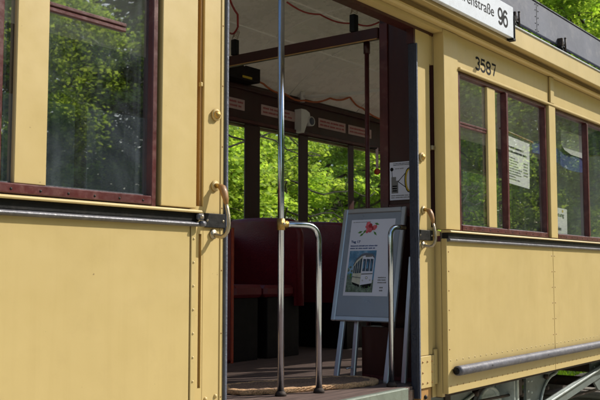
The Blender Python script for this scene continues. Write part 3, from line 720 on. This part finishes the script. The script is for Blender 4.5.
for ya in (.215, .508):
    b = MB(); b.T = T; b.box(.0065, .028, ya, ya + .028, .0, .86, M['alu'], .004); b.build('leg', eb)
T2 = Matrix.Translation((AX + .062, 0, FLOOR)) @ Matrix.Rotation(R(8.2), 4, 'Y')
for ya in (.150, .445):
    b = MB(); b.T = T2; b.box(0, .022, ya, ya + .026, .0, .62, M['alu'], .004); b.build('leg', eb)
b = MB(); b.tube([tuple(T @ Vector((.02, .47, .06))), tuple(T2 @ Vector((.01, .46, .06)))], .004, M['alu'], 8); b.build('hinge_stay', eb)
# poster sheet
po = MB(); po.T = T; PY0, PY1, PZ0, PZ1 = .262, .528, .425, .825
po.box(-.0055, -.0042, PY0, PY1, PZ0, PZ1, M['paper_lilac'])
ps = po.build('poster', eb)
def bp(y, z, d=.0062): return tuple(T @ Vector((-d, y, z)))
def poly(b, pts, mt, d=.0062): b.add([bp(y, z, d) for y, z in pts], [tuple(range(len(pts)))], mt)
b = MB()
b.T = Matrix.Identity(4)
# photograph of a tram (left of the sheet as seen = larger y)
L_, R_, B_, T_ = PY1 - .012, PY1 - .175, PZ0 + .018, PZ0 + .235
W_, H_ = L_ - R_, T_ - B_
def pp(pts, mt, d): poly(b, [(L_ - u * W_, B_ + v * H_) for u, v in pts], mt, d)
pp([(0, 0), (1, 0), (1, 1), (0, 1)], M['sky_print'], .0062)
rp = random.Random(12)
for k in range(26):
    u, v, q = rp.uniform(.0, .35), rp.uniform(.28, .62), rp.uniform(.02, .06)
    pp([(max(0, min(1, u + q * math.cos(t) * rp.uniform(.6, 1.3))), v + q * .8 * math.sin(t) * rp.uniform(.6, 1.3)) for t in [i * math.pi / 3 for i in range(6)]], M['green_print'] if k % 3 else M['shrub_print'], .0063 + k * .000005)
pp([(0, 0), (1, 0), (1, .30), (.7, .26), (0, .34)], M['shrub_print'], .0066)
pp([(.20, .24), (.52, .17), (.52, .86), (.47, .90), (.30, .80), (.20, .66)], M['cream_print'], .0068)      # side in perspective
pp([(.52, .17), (.95, .22), (.95, .84), (.86, .90), (.60, .92), (.52, .86)], M['paper_lilac'], .0069)     # front
pp([(.19, .66), (.30, .81), (.47, .915), (.60, .94), (.86, .92), (.965, .85), (.95, .81), (.86, .865), (.60, .88), (.47, .86), (.30, .755), (.20, .62)], M['roof_grey'], .0072)
for u0, u1, a0, a1, c0, c1 in ((.22, .27, .45, .45, .61, .66), (.285, .345, .45, .45, .68, .73), (.36, .42, .45, .455, .735, .78), (.435, .505, .455, .46, .785, .83)):
    pp([(u0, a0), (u1, a1), (u1, c1), (u0, c0)], M['window_print'], .0072)
for u0, u1 in ((.55, .655), (.675, .80), (.82, .925)): pp([(u0, .50), (u1, .50), (u1, .79), (u0, .80)], M['window_print'], .0073)
for u0, u1 in ((.56, .60), (.70, .74), (.84, .87)): pp([(u0, .55), (u1, .58), (u1, .76), (u0, .72)], M['sky_print'], .0075)
pp([(.53, .42), (.945, .43), (.945, .455), (.53, .445)], M['ink_grey'], .0074); pp([(.20, .36), (.52, .33), (.52, .35), (.20, .38)], M['ink_grey'], .0074)
pp([(.54, .17), (.93, .21), (.92, .14), (.80, .10), (.62, .09)], M['ink_black'], .0073); pp([(.22, .24), (.50, .18), (.50, .12), (.24, .19)], M['ink_black'], .0073)
for u, v, q in ((.735, .345, .045), (.60, .28, .026), (.87, .29, .026)):
    pp([(u + q * math.cos(t), v + q * .75 * math.sin(t)) for t in [i * math.pi / 5 for i in range(10)]], M['ink_grey'], .0076); pp([(u + q * .6 * math.cos(t), v + q * .45 * math.sin(t)) for t in [i * math.pi / 5 for i in range(10)]], M['paper'], .0078)
pp([(.62, .84), (.86, .845), (.86, .885), (.62, .885)], M['ink_grey'], .0076)
for k in range(30):
    u, v = rp.uniform(.02, .96), rp.uniform(.01, .14); pp([(u, v), (u + .03, v + .004), (u + .02, v + .03)], M['ink_grey'] if k % 2 else M['green_print'], .0077)
b.build('tram_photo', ps)
b = MB()  # flower picture
rnd = random.Random(3); cy, cz = .405, PZ1 - .045
for k in range(14):
    a = rnd.uniform(0, 6.28); rr = rnd.uniform(.0, .026); y, z = cy + math.cos(a) * rr * 1.3, cz + math.sin(a) * rr; s_ = rnd.uniform(.008, .015)
    poly(b, [(y + s_ * math.cos(t) * rnd.uniform(.7, 1.1), z + s_ * math.sin(t)) for t in [i * math.pi / 4 for i in range(8)]], M['pink_print'] if k % 4 else M['ink_red'], .0062 + k * .00012)
for y, z, a in ((cy + .05, cz - .035, .6), (cy + .035, cz - .02, .9), (cy - .03, cz - .03, -.8), (cy - .035, cz + .02, -.3), (cy + .062, cz - .022, .3)):
    c, s_ = math.cos(a), math.sin(a); poly(b, [(y + c * .016, z - s_ * .016), (y + s_ * .006, z + c * .006), (y - c * .016, z + s_ * .016), (y - s_ * .006, z - c * .006)], M['green_print'], .0061)
b.build('flower_picture', ps)
def pwords(zt, zb, ya, yb, rows, mt, seed):
    b = MB(); word_bars(b, -ya, -yb, zt, zb, 0, mt, rows, seed=seed)
    b.v = [bp(-p[0], p[2], .0064) for p in b.v]; return b.build('lettering', ps)
# heading and blue lines, side note
MT = T @ Matrix.Translation((-.0064, 0, 0)) @ Matrix(((0, 0, -1, 0), (-1, 0, 0, 0), (0, 1, 0, 0), (0, 0, 0, 1)))
text_mesh('heading', 'Tag 17', .058, .017, M['ink_blue'], MT @ Matrix.Translation((-(PY1 - .012), PZ0 + .272, 0)), ps, weight=.035)
pwords(PZ0 + .266, PZ0 + .240, PY1 - .012, PY1 - .185, 2, M['ink_blue'], 5)
pwords(PZ0 + .10, PZ0 + .062, PY1 - .20, PY0 + .012, 3, M['ink_grey'], 8)
pwords(PZ1 - .010, PZ1 - .017, PY1 - .012, PY1 - .13, 1, M['ink_grey'], 9)
pwords(PZ0 + .05, PZ0 + .02, PY1 - .215, PY0 + .03, 2, M['ink_grey'], 11)

# notice pinned on the partition
nt_ = empty('notice', (3.938, .29, 1.10), label='white validator diagram sheet pinned on the dark partition beside the doorway', cat='notice')
b = MB(); b.box(3.936, 3.9395, .165, .338, 1.005, 1.202, M['paper_lilac'])
sh = b.build('sheet', nt_)
b = MB()
def nq(y, z): return (3.9355, y, z)
def npoly(pts, mt): b.add([nq(*p) for p in pts], [tuple(range(len(pts)))], mt)
npoly([(.328, 1.04), (.288, 1.04), (.288, 1.105), (.300, 1.105), (.300, 1.125), (.328, 1.125)], M['ink_grey'])
for z in (1.05, 1.062, 1.074): npoly([(.322, z), (.294, z), (.294, z + .006), (.322, z + .006)], M['sky_print'])
npoly([(.325 + .010 * math.cos(t), 1.165 + .010 * math.sin(t)) for t in [i * math.pi / 6 for i in range(12)]], M['ink_black'])
b.tube([nq(.325, 1.16), nq(.323, 1.125)], .0015, M['ink_black'], 6); b.tube([nq(.288, 1.10), nq(.240, 1.145)], .0018, M['ink_black'], 6); b.tube([nq(.288, 1.10), nq(.238, 1.065)], .0018, M['ink_black'], 6)
b.tube([nq(.222 + .020 * math.cos(t), 1.105 + .055 * math.sin(t)) for t in [i * math.pi / 10 for i in range(20)]], .004, M['ink_yellow'], 8, closed=True)
b.tube([nq(.222 + .026 * math.cos(t), 1.105 + .062 * math.sin(t)) for t in [i * math.pi / 10 for i in range(20)]], .0025, M['ink_black'], 8, closed=True)
b.build('diagram', sh)
b = MB(); word_bars(b, -.315, -.20, 1.197, 1.182, 0, M['ink_black'], 2, seed=4); word_bars(b, -.33, -.19, 1.033, 1.012, 0, M['ink_grey'], 2, seed=6); word_bars(b, -.305, -.25, 1.172, 1.162, 0, M['ink_grey'], 1, seed=7)
b.v = [(3.9352, -p[0], p[2]) for p in b.v]; b.build('lettering', sh)

# loudspeaker / lamp bracket between labels
ls = empty('loudspeaker', (5.4, 2.03, 1.8), label='small white angled device with a round lens above the far windows', cat='loudspeaker')
b = MB(); b.extrude([(5.35, 1.70), (5.385, 1.70), (5.43, 1.79), (5.47, 1.82), (5.455, 1.865), (5.41, 1.882), (5.35, 1.882)], 'y', 1.985, 2.0495, M['paper']); b.build('housing', ls)
b = MB(); b.tube([(5.475, 2.03, 1.80), (5.47, 1.975, 1.80)], [.034, .038], M['paper'], 20); b.tube([(5.47, 1.9745, 1.80), (5.47, 1.972, 1.80)], .030, M['rubber'], 20); b.build('lens', ls)
# red round tag hanging on a strap by the inner pole
et = MB(); et.tube([(4.024, .468, 1.172), (4.016, .468, 1.172)], .017, M['red_edge'], 18); et.box(4.018, 4.0225, .460, .476, 1.19, 1.30, M['label'], .001)
et.tube([(3.975, .50, 1.298), (4.02, .468, 1.298)], .004, blk, 6); et.build('emergency_pull', tram)

# coir mat
b = MB(); rng = np.random.default_rng(4); N = 64; cx, cyy, ang = 3.345, .468, -R(22); ring = []; A, B = .40, .15
def mp_(t, k): 
    c, s_ = math.cos(t), math.sin(t); ex = .62
    x = A * k * math.copysign(abs(c) ** ex, c); y = B * k * math.copysign(abs(s_) ** ex, s_)
    return (cx + x * math.cos(ang) - y * math.sin(ang), cyy + x * math.sin(ang) + y * math.cos(ang))
vs = []; fs = []
prof = [(1.0, .001), (1.015, .010), (.99, .020), (.95, .024), (.9, .021), (.6, .021), (.3, .022), (.02, .022)]
for k, z in prof:
    for i in range(N):
        t = 2 * math.pi * i / N; q = mp_(t, k * (1 + .012 * math.sin(i * 7.3))); vs.append((q[0], q[1], FLOOR + z + .003 * math.sin(i * 2.1)))
for r_ in range(len(prof) - 1):
    for i in range(N): fs.append((r_ * N + i, r_ * N + (i + 1) % N, (r_ + 1) * N + (i + 1) % N, (r_ + 1) * N + i))
b.add(vs, [f for f in fs if f[0] < 4 * N], M['coir'], True); b.add(vs, [f for f in fs if f[0] >= 4 * N], M['coir_shaded'], True)
rope = []; NR = 520
for st in range(3):
    rope = []
    for i in range(NR):
        t = 2 * math.pi * i / NR; ph = i * .62 + st * 2.094; q = mp_(t, .985 + .012 * math.cos(ph)); rope.append((q[0], q[1], FLOOR + .013 + .0065 * math.sin(ph)))
    b.tube(rope, .0048, M['coir'], 6, closed=True)
mt_ = b.build('doormat', None, (cx, cyy, FLOOR)); tag(mt_, 'oval woven coir doormat with a rope edge on the tram floor', 'doormat')
# fibres standing off the mat
for k in range(0): pass

# papers behind the windows
def paper(name, label, x0, x1, z0, z1, y, ang, rows, head=None, heading_h=.02, seed=0):
    r = empty(name, ((x0 + x1) / 2, y, z0), label=label, cat='notice')
    c = Matrix.Translation((x0, y, z0)) @ Matrix.Rotation(R(ang), 4, 'Y'); w, h = x1 - x0, z1 - z0
    b = MB(); b.T = c; b.box(0, w, 0, .001, 0, h, M['paper']); s_ = b.build('sheet', r)
    b = MB()
    if rows == 'note':
        word_bars(b, .04, w - .03, h - .05, h - .10, -.0008, M['ink_black'], 2, fill=.7, seed=seed)
        word_bars(b, .03, w - .10, .16, .02, -.0008, M['ink_grey'], 9, fill=.4, seed=seed + 1); word_bars(b, w - .09, w - .02, .15, .06, -.0008, M['ink_grey'], 5, fill=.8, seed=seed + 2)
        b.v = [tuple(c @ Vector(p)) for p in b.v]; b.build('lettering', s_)
    else:
        for k, (t, zz, hh, ww) in enumerate(rows):
            text_mesh('lettering', t, ww, hh, M['ink_black'], c @ Matrix.Translation((.02, -.001, zz)) @ Matrix.Rotation(R(90), 4, 'X'), s_, weight=.012)
        b.T = c; b.add([(w * .72 + .012 * math.cos(t), -.001, h - .018 + .009 * math.sin(t)) for t in [i * math.pi / 5 for i in range(10)]], [tuple(range(10))], M['ink_yellow']); b.build('printed_mark', s_)
    return r
paper('window_notice', 'tall white notice with printed rows behind the first window right of the doorway', 4.70, 5.075, 1.15, 1.425, .055, 2.5, 'note', seed=3)
paper('window_notice', 'small white Achtung sheet at the bottom corner of the second right window', 5.40, 5.675, .885, 1.05, .055, 1, [('Achtung', .10, .036, .20), ('bitte', .062, .022, .09), ('anmelden', .02, .026, .15)])
b = MB(); b.tube([(4.68, .06, 1.452), (5.15, .06, 1.425)], .006, M['wood'], 8); o = b.build('curtain_stick', None, (4.9, .06, 1.44)); tag(o, 'thin wooden stick lying across behind the tall white window notice', 'stick')
bn = empty('banner', (5.9, .14, 1.4), label='dark blue banner with a white panel hanging behind the second window', cat='banner')
b = MB(); n = 16
vs = [(5.33 + i * .07, .14 + .006 * math.sin(i), z + (.02 * math.sin(i * .5) if z > 1.4 else .03 * math.sin(i * .35 + 1))) for z in (1.365, 1.46) for i in range(n)]
b.add(vs, [(i, i + 1, n + i + 1, n + i) for i in range(n - 1)], M['blue'], True); b.build('cloth', bn)
b = MB(); b.add([(5.80, .13, 1.60), (5.80, .13, 1.50), (5.86, .13, 1.465), (5.98, .13, 1.445), (6.32, .13, 1.44), (6.32, .13, 1.60)], [(0, 1, 2, 3, 4, 5)], M['paper']); b.build('white_panel', bn)

# ------------------------------------------------------------------ OUTSIDE
G = -.68
def structure(b, name): o = b.build(name); tag(o, kind='structure'); return o
b = MB(); b.box(-150, 200, -150, 200, G - .3, G, M['ground']); structure(b, 'ground')
b = MB(); b.box(-40, 60, -.05, 1.95, G + .004, G + .03, M['gravel']); structure(b, 'track_bed')
M['path'] = mat('bounce_gravel_path', (.45, .40, .30), .9, 0, .15, 20, (.3, .26, .2), 30, .5, .01, 80)  # pale ground added outside to reflect sun onto the ceiling
b = MB(); b.box(-40, 60, -8.6, -.06, G + .006, G + .05, M['path']); structure(b, 'path')  # near strip, out of view, added for bounced light
b = MB(); b.box(-40, 60, 5.7, 10.5, G + .006, G + .03, M['path']); structure(b, 'path')  # far strip, added to send light up through the far windows
def rail_track(y0, y1, label, sleepers=True):
    r = empty('railway_track', (5, (y0 + y1) / 2, G), label=label, cat='railway track')
    for y in (y0, y1):
        b = MB(); b.extrude([(y - .05, G + .031), (y + .05, G + .031), (y + .012, G + .05), (y + .012, G + .10), (y + .03, G + .105), (y + .03, G + .13), (y - .03, G + .13), (y - .03, G + .105), (y - .012, G + .10), (y - .012, G + .05)], 'x', -40, 60, M['iron']); b.build('rail', r)
    for i in (range(-8, 24) if sleepers else ()):
        b = MB(); b.box(i * .7, i * .7 + .22, y0 - .35, y1 + .35, G + .004, G + .0305 + .01, M['concrete'], .01); b.build('sleeper', r)
rail_track(.42, 1.68, 'rails the yellow tram stands on, laid on gravel')
rail_track(4.1, 5.35, 'rusty rails in the grass on the far side of the tram', False)

# grass (stuff)
def blades(name, n, xr, yr, h, seed):
    rg = np.random.default_rng(seed)
    x = rg.uniform(*xr, n); y = rg.uniform(*yr, n); a = rg.uniform(0, 6.283, n); hh = h * rg.uniform(.4, 1.2, n); w = .006 + .006 * rg.random(n)
    dx, dy = np.cos(a) * w, np.sin(a) * w; lx, ly = rg.normal(0, .35, n) * hh, rg.normal(0, .35, n) * hh
    v = np.zeros((n, 3, 3)); v[:, 0] = np.c_[x - dx, y - dy, np.full(n, G)]; v[:, 1] = np.c_[x + dx, y + dy, np.full(n, G)]; v[:, 2] = np.c_[x + lx, y + ly, G + hh]
    me = bpy.data.meshes.new(name); me.vertices.add(n * 3); me.vertices.foreach_set('co', v.ravel()); me.loops.add(n * 3); me.loops.foreach_set('vertex_index', np.arange(n * 3))
    me.polygons.add(n); me.polygons.foreach_set('loop_start', np.arange(n) * 3); me.polygons.foreach_set('loop_total', np.full(n, 3)); me.materials.append(M['grass']); me.update(); me.validate()
    o = bpy.data.objects.new(name, me); COL.objects.link(o); return o
g = blades('grass', 90000, (6, 18), (1.96, 9), .085, 5); tag(g, 'short sunlit grass growing beside the tracks', 'grass', kind='stuff')

# trees
def leaves_mesh(name, centers, radii, per, size, seed, mt, flat=.35):
    rg = np.random.default_rng(seed); C_ = np.array(centers); n = len(C_) * per
    idx = np.repeat(np.arange(len(C_)), per)
    d = rg.normal(0, 1, (n, 3)); d /= np.linalg.norm(d, axis=1)[:, None]; rad = rg.random(n) ** .45
    rr = np.array(radii)[idx]; p = C_[idx] + d * (rad * rr)[:, None] * np.array([1, 1, flat]); 
    p[:, 2] -= .18 * ((d[:, 0] ** 2 + d[:, 1] ** 2) * (rad * rr) ** 2) / rr      # sprays droop at the tips
    # leaf frames: near horizontal, tilted at random
    az = rg.uniform(0, 6.283, n); f = np.c_[np.cos(az), np.sin(az), rg.normal(-.25, .35, n)]; f /= np.linalg.norm(f, axis=1)[:, None]
    upv = np.c_[rg.normal(0, .5, n), rg.normal(-.15, .5, n), np.ones(n)]; s_ = np.cross(f, upv); s_ /= np.linalg.norm(s_, axis=1)[:, None]; u = np.cross(s_, f)
    L = size * rg.uniform(.6, 1.25, n)[:, None]
    v = np.zeros((n, 4, 3)); v[:, 0] = p - f * L * .5; v[:, 1] = p + s_ * L * .34 + u * L * .08; v[:, 2] = p + f * L * .5 - u * L * .06; v[:, 3] = p - s_ * L * .34 + u * L * .08
    me = bpy.data.meshes.new(name); me.vertices.add(n * 4); me.vertices.foreach_set('co', v.ravel()); me.loops.add(n * 4); me.loops.foreach_set('vertex_index', np.arange(n * 4))
    me.polygons.add(n); me.polygons.foreach_set('loop_start', np.arange(n) * 4); me.polygons.foreach_set('loop_total', np.full(n, 4)); me.materials.append(mt); me.update(); me.validate()
    o = bpy.data.objects.new(name, me); COL.objects.link(o); return o
def tree(x, y, height, rx, rz, zc, label, seed, mt, nclump=90, per=120, size=.12, group=None, cr=.7, shell=.35, front=None, spread=False):
    rnd = random.Random(seed); r = empty('broadleaf_tree', (x, y, G), label=label, cat='tree', group=group)
    b = MB(); trunk = [(x, y, G - .05)]
    for i in range(1, 9): t = i / 8; trunk.append((x + rnd.uniform(-.1, .1) * t * 2, y + rnd.uniform(-.1, .1) * t * 2, G + t * (zc + rz * .6 - G)))
    b.tube(trunk, [.24 * (height / 8) * (1 - .8 * i / 8) + .01 for i in range(9)], M['bark'], 12)
    tr = b.build('trunk', r)
    cs = []; rs = []
    for k in range(nclump):
        while True:
            d = Vector((rnd.gauss(0, 1), rnd.gauss(0, 1), rnd.gauss(0, 1))).normalized()
            if front is None or d.dot(Vector(front)) > -.35: break
        q = rnd.uniform(shell, 1) ** .6
        cs.append((x + d.x * rx * q, y + d.y * rx * q, zc + d.z * rz * q)); rs.append(cr * rnd.uniform(.6, 1.2))
    for k in range(0, nclump, max(1, nclump // 22)):
        a = Vector(trunk[rnd.randint(2, 8)]); c = Vector(cs[k]); mid = a.lerp(c, .5) + Vector((rnd.uniform(-.3, .3), rnd.uniform(-.3, .3), rnd.uniform(0, .5)))
        pts = [a * (1 - t) ** 2 + mid * 2 * t * (1 - t) + c * t * t for t in [i / 8 for i in range(9)]]
        bb = MB(); bb.tube(pts, [.05 * (1 - .85 * i / 8) for i in range(9)], M['bark'], 7)
        for e in range(3):
            s0 = pts[rnd.randint(4, 7)]; e0 = s0 + Vector((rnd.uniform(-.8, .8), rnd.uniform(-.8, .8), rnd.uniform(-.25, .3)))
            bb.tube([s0, s0.lerp(e0, .5) + Vector((0, 0, .06)), e0], [.016, .010, .004], M['bark'], 5)
        bb.build('limb', r)
    if spread:      # long bare boughs that run out through the front of the crown
        for k in range(4):
            z = rnd.uniform(1.3, 3.4); sg = 1 if k % 2 else -1
            P = [Vector((x, y, z - .6)), Vector((x - sg * .4, y - rx * .85, z)), Vector((x - sg * 1.3, y - rx - .35, z + rnd.uniform(-.1, .25))), Vector((x + sg * .2, y - rx - .65, z + rnd.uniform(-.2, .3))), Vector((x + sg * 2.0, y - rx - .45, z + rnd.uniform(-.5, .4)))]
            pts = []
            for a, c in zip(P, P[1:]):
                for q in range(5): pts.append(a.lerp(c, q / 5) + Vector((0, rnd.uniform(-.03, .03), .09 * math.sin(q * 1.3 + k) + rnd.uniform(-.025, .025))))
            bb = MB(); bb.tube(pts, [.032 - .026 * i / len(pts) for i in range(len(pts))], M['bark_dark'], 7)
            for e in range(5):
                s0 = pts[rnd.randint(8, len(pts) - 2)]; e0 = s0 + Vector((rnd.uniform(-.7, .7), rnd.uniform(-.2, .3), rnd.uniform(-.35, .45))); bb.tube([s0, s0.lerp(e0, .5) + Vector((0, 0, .07)), e0], [.009, .006, .003], M['bark_dark'], 5)
            bb.build('limb', r)
    o = leaves_mesh('crown', cs, rs, per, size, seed, mt); o.parent = r; o.location = -Vector((x, y, G))
    return r
# beyond the tram: what the far windows look out on
far = [(10.9, 10.4), (14.6, 11.6), (18.4, 11.0), (21.8, 12.4), (26.5, 13.0), (7.0, 11.2)]
lb = ['bright green broadleaf tree seen through the left pane of the far window', 'bright green broadleaf tree filling the middle far window', 'broadleaf tree with low spreading branches seen beside the hanging pole',
      'broadleaf tree behind the saloon, seen through the first right window', 'broadleaf tree far right, seen through the second right window', 'broadleaf tree standing behind the closed left end of the tram']
for i, (x, y) in enumerate(far):
    tree(x, y, 6, 2.9, 3.5, 1.2, lb[i], 20 + i, M['leaf'], 230, 190, .12, 'trees behind the tram', cr=.68, shell=.55, front=(.3, -.8, .4), spread=True)
tree(30.5, 9.4, 12, 4.0, 4.4, 8.2, 'tall sunlit tree rising above the grey roof board at top right', 41, M['leaf'], 260, 200, .17, 'trees behind the tram', cr=.75)
tree(38, 13.5, 15, 4.5, 6, 10.0, 'sunlit tree further along behind the roof, far right edge', 42, M['leaf'], 240, 160, .2, 'trees behind the tram', cr=.95)
# dark wood further off
rg = random.Random(9); cs = [(rg.uniform(-10, 60), rg.uniform(17, 21), rg.uniform(-.5, 11)) for _ in range(520)]
o = leaves_mesh('woodland', cs, [1.5] * len(cs), 70, .34, 77, M['leaf_deep'], .6); tag(o, 'dense dark green woodland far behind the tram', 'woodland', kind='stuff')
cs = [(rg.uniform(38, 85), rg.uniform(19, 26), rg.uniform(2, 27)) for _ in range(520)]
o = leaves_mesh('woodland', cs, [2.6] * len(cs), 80, .55, 79, M['leaf'], .6); tag(o, 'tall sunlit woodland in the distance beyond the right end of the roof', 'woodland', kind='stuff')
# on the photographer's side (mirrored in the panes)
near = [(5.2, -11.0, 3.0), (8.6, -12.6, 2.6), (1.5, -13, 2.8), (19.5, -9.8, 2.8), (25.0, -8.0, 2.8), (17.0, -13.8, 3.0), (32, -7.5, 3), (12.6, -15.5, 2.7)]
nl = ['tree across the path mirrored in the left window', 'tree mirrored at the right edge of the left window', 'tree mirrored at the left edge of the left window', 'tree mirrored in the first right window', 'tree mirrored in the second right window', 'tree mirrored low in the first right window', 'distant tree mirrored at the far right edge', 'lower tree across the path, between the mirrored ones']
for i, (x, y, r_) in enumerate(near):
    tree(x, y, 8, r_, 3.3, 4.4, nl[i], 60 + i, M['leaf_deep'] if i % 3 == 2 else M['leaf'], 190, 230, .115, 'trees across the path', cr=.85, shell=.4, front=(-.3, .9, 0))
cs = [(rg.uniform(-10, 75), rg.uniform(-26, -21), rg.uniform(-.5, 14)) for _ in range(1100)]
o = leaves_mesh('woodland', cs, [1.9] * len(cs), 60, .6, 78, M['leaf_deep'], .6); tag(o, 'woodland across the path behind the photographer', 'woodland', kind='stuff')

# ------------------------------------------------------------------ LIGHT
w = bpy.data.worlds.new('World'); sc.world = w; w.use_nodes = True; nt = w.node_tree
sk = nt.nodes.new('ShaderNodeTexSky'); sk.sky_type = 'NISHITA'; sk.sun_disc = False
sd = Vector((1.42, -1.0, 1.35)).normalized()
sk.sun_elevation = math.asin(sd.z); sk.sun_rotation = math.atan2(sd.x, sd.y)
sk.air_density = 1.2; sk.dust_density = 1.5
nt.links.new(sk.outputs[0], nt.nodes['Background'].inputs[0]); nt.nodes['Background'].inputs[1].default_value = .15
sl = bpy.data.lights.new('sun', 'SUN'); sl.energy = 5.0; sl.angle = R(.53); sl.color = (1, .945, .86)
so = bpy.data.objects.new('sun', sl); COL.objects.link(so); so.rotation_euler = (-sd).to_track_quat('-Z', 'Y').to_euler()

# ------------------------------------------------------------------ CAMERA
cam = bpy.data.cameras.new('camera'); co = bpy.data.objects.new('camera', cam); COL.objects.link(co)
cam.sensor_width = 36; cam.lens = 890 / 600 * 36; cam.clip_start = .05; cam.clip_end = 600
cam.dof.use_dof = True; cam.dof.focus_distance = 3.9; cam.dof.aperture_fstop = 10
yaw, pitch = R(37.25), R(4.7)
d = Vector((math.cos(yaw) * math.cos(pitch), math.sin(yaw) * math.cos(pitch), math.sin(pitch)))
co.location = (0, -2.07, .63); co.rotation_euler = d.to_track_quat('-Z', 'Y').to_euler()
sc.camera = co
sc.render.engine = 'CYCLES'
sc.cycles.transparent_max_bounces = 12; sc.cycles.max_bounces = 7
sc.view_settings.view_transform = 'Standard'; sc.view_settings.look = 'None'; sc.view_settings.exposure = 0
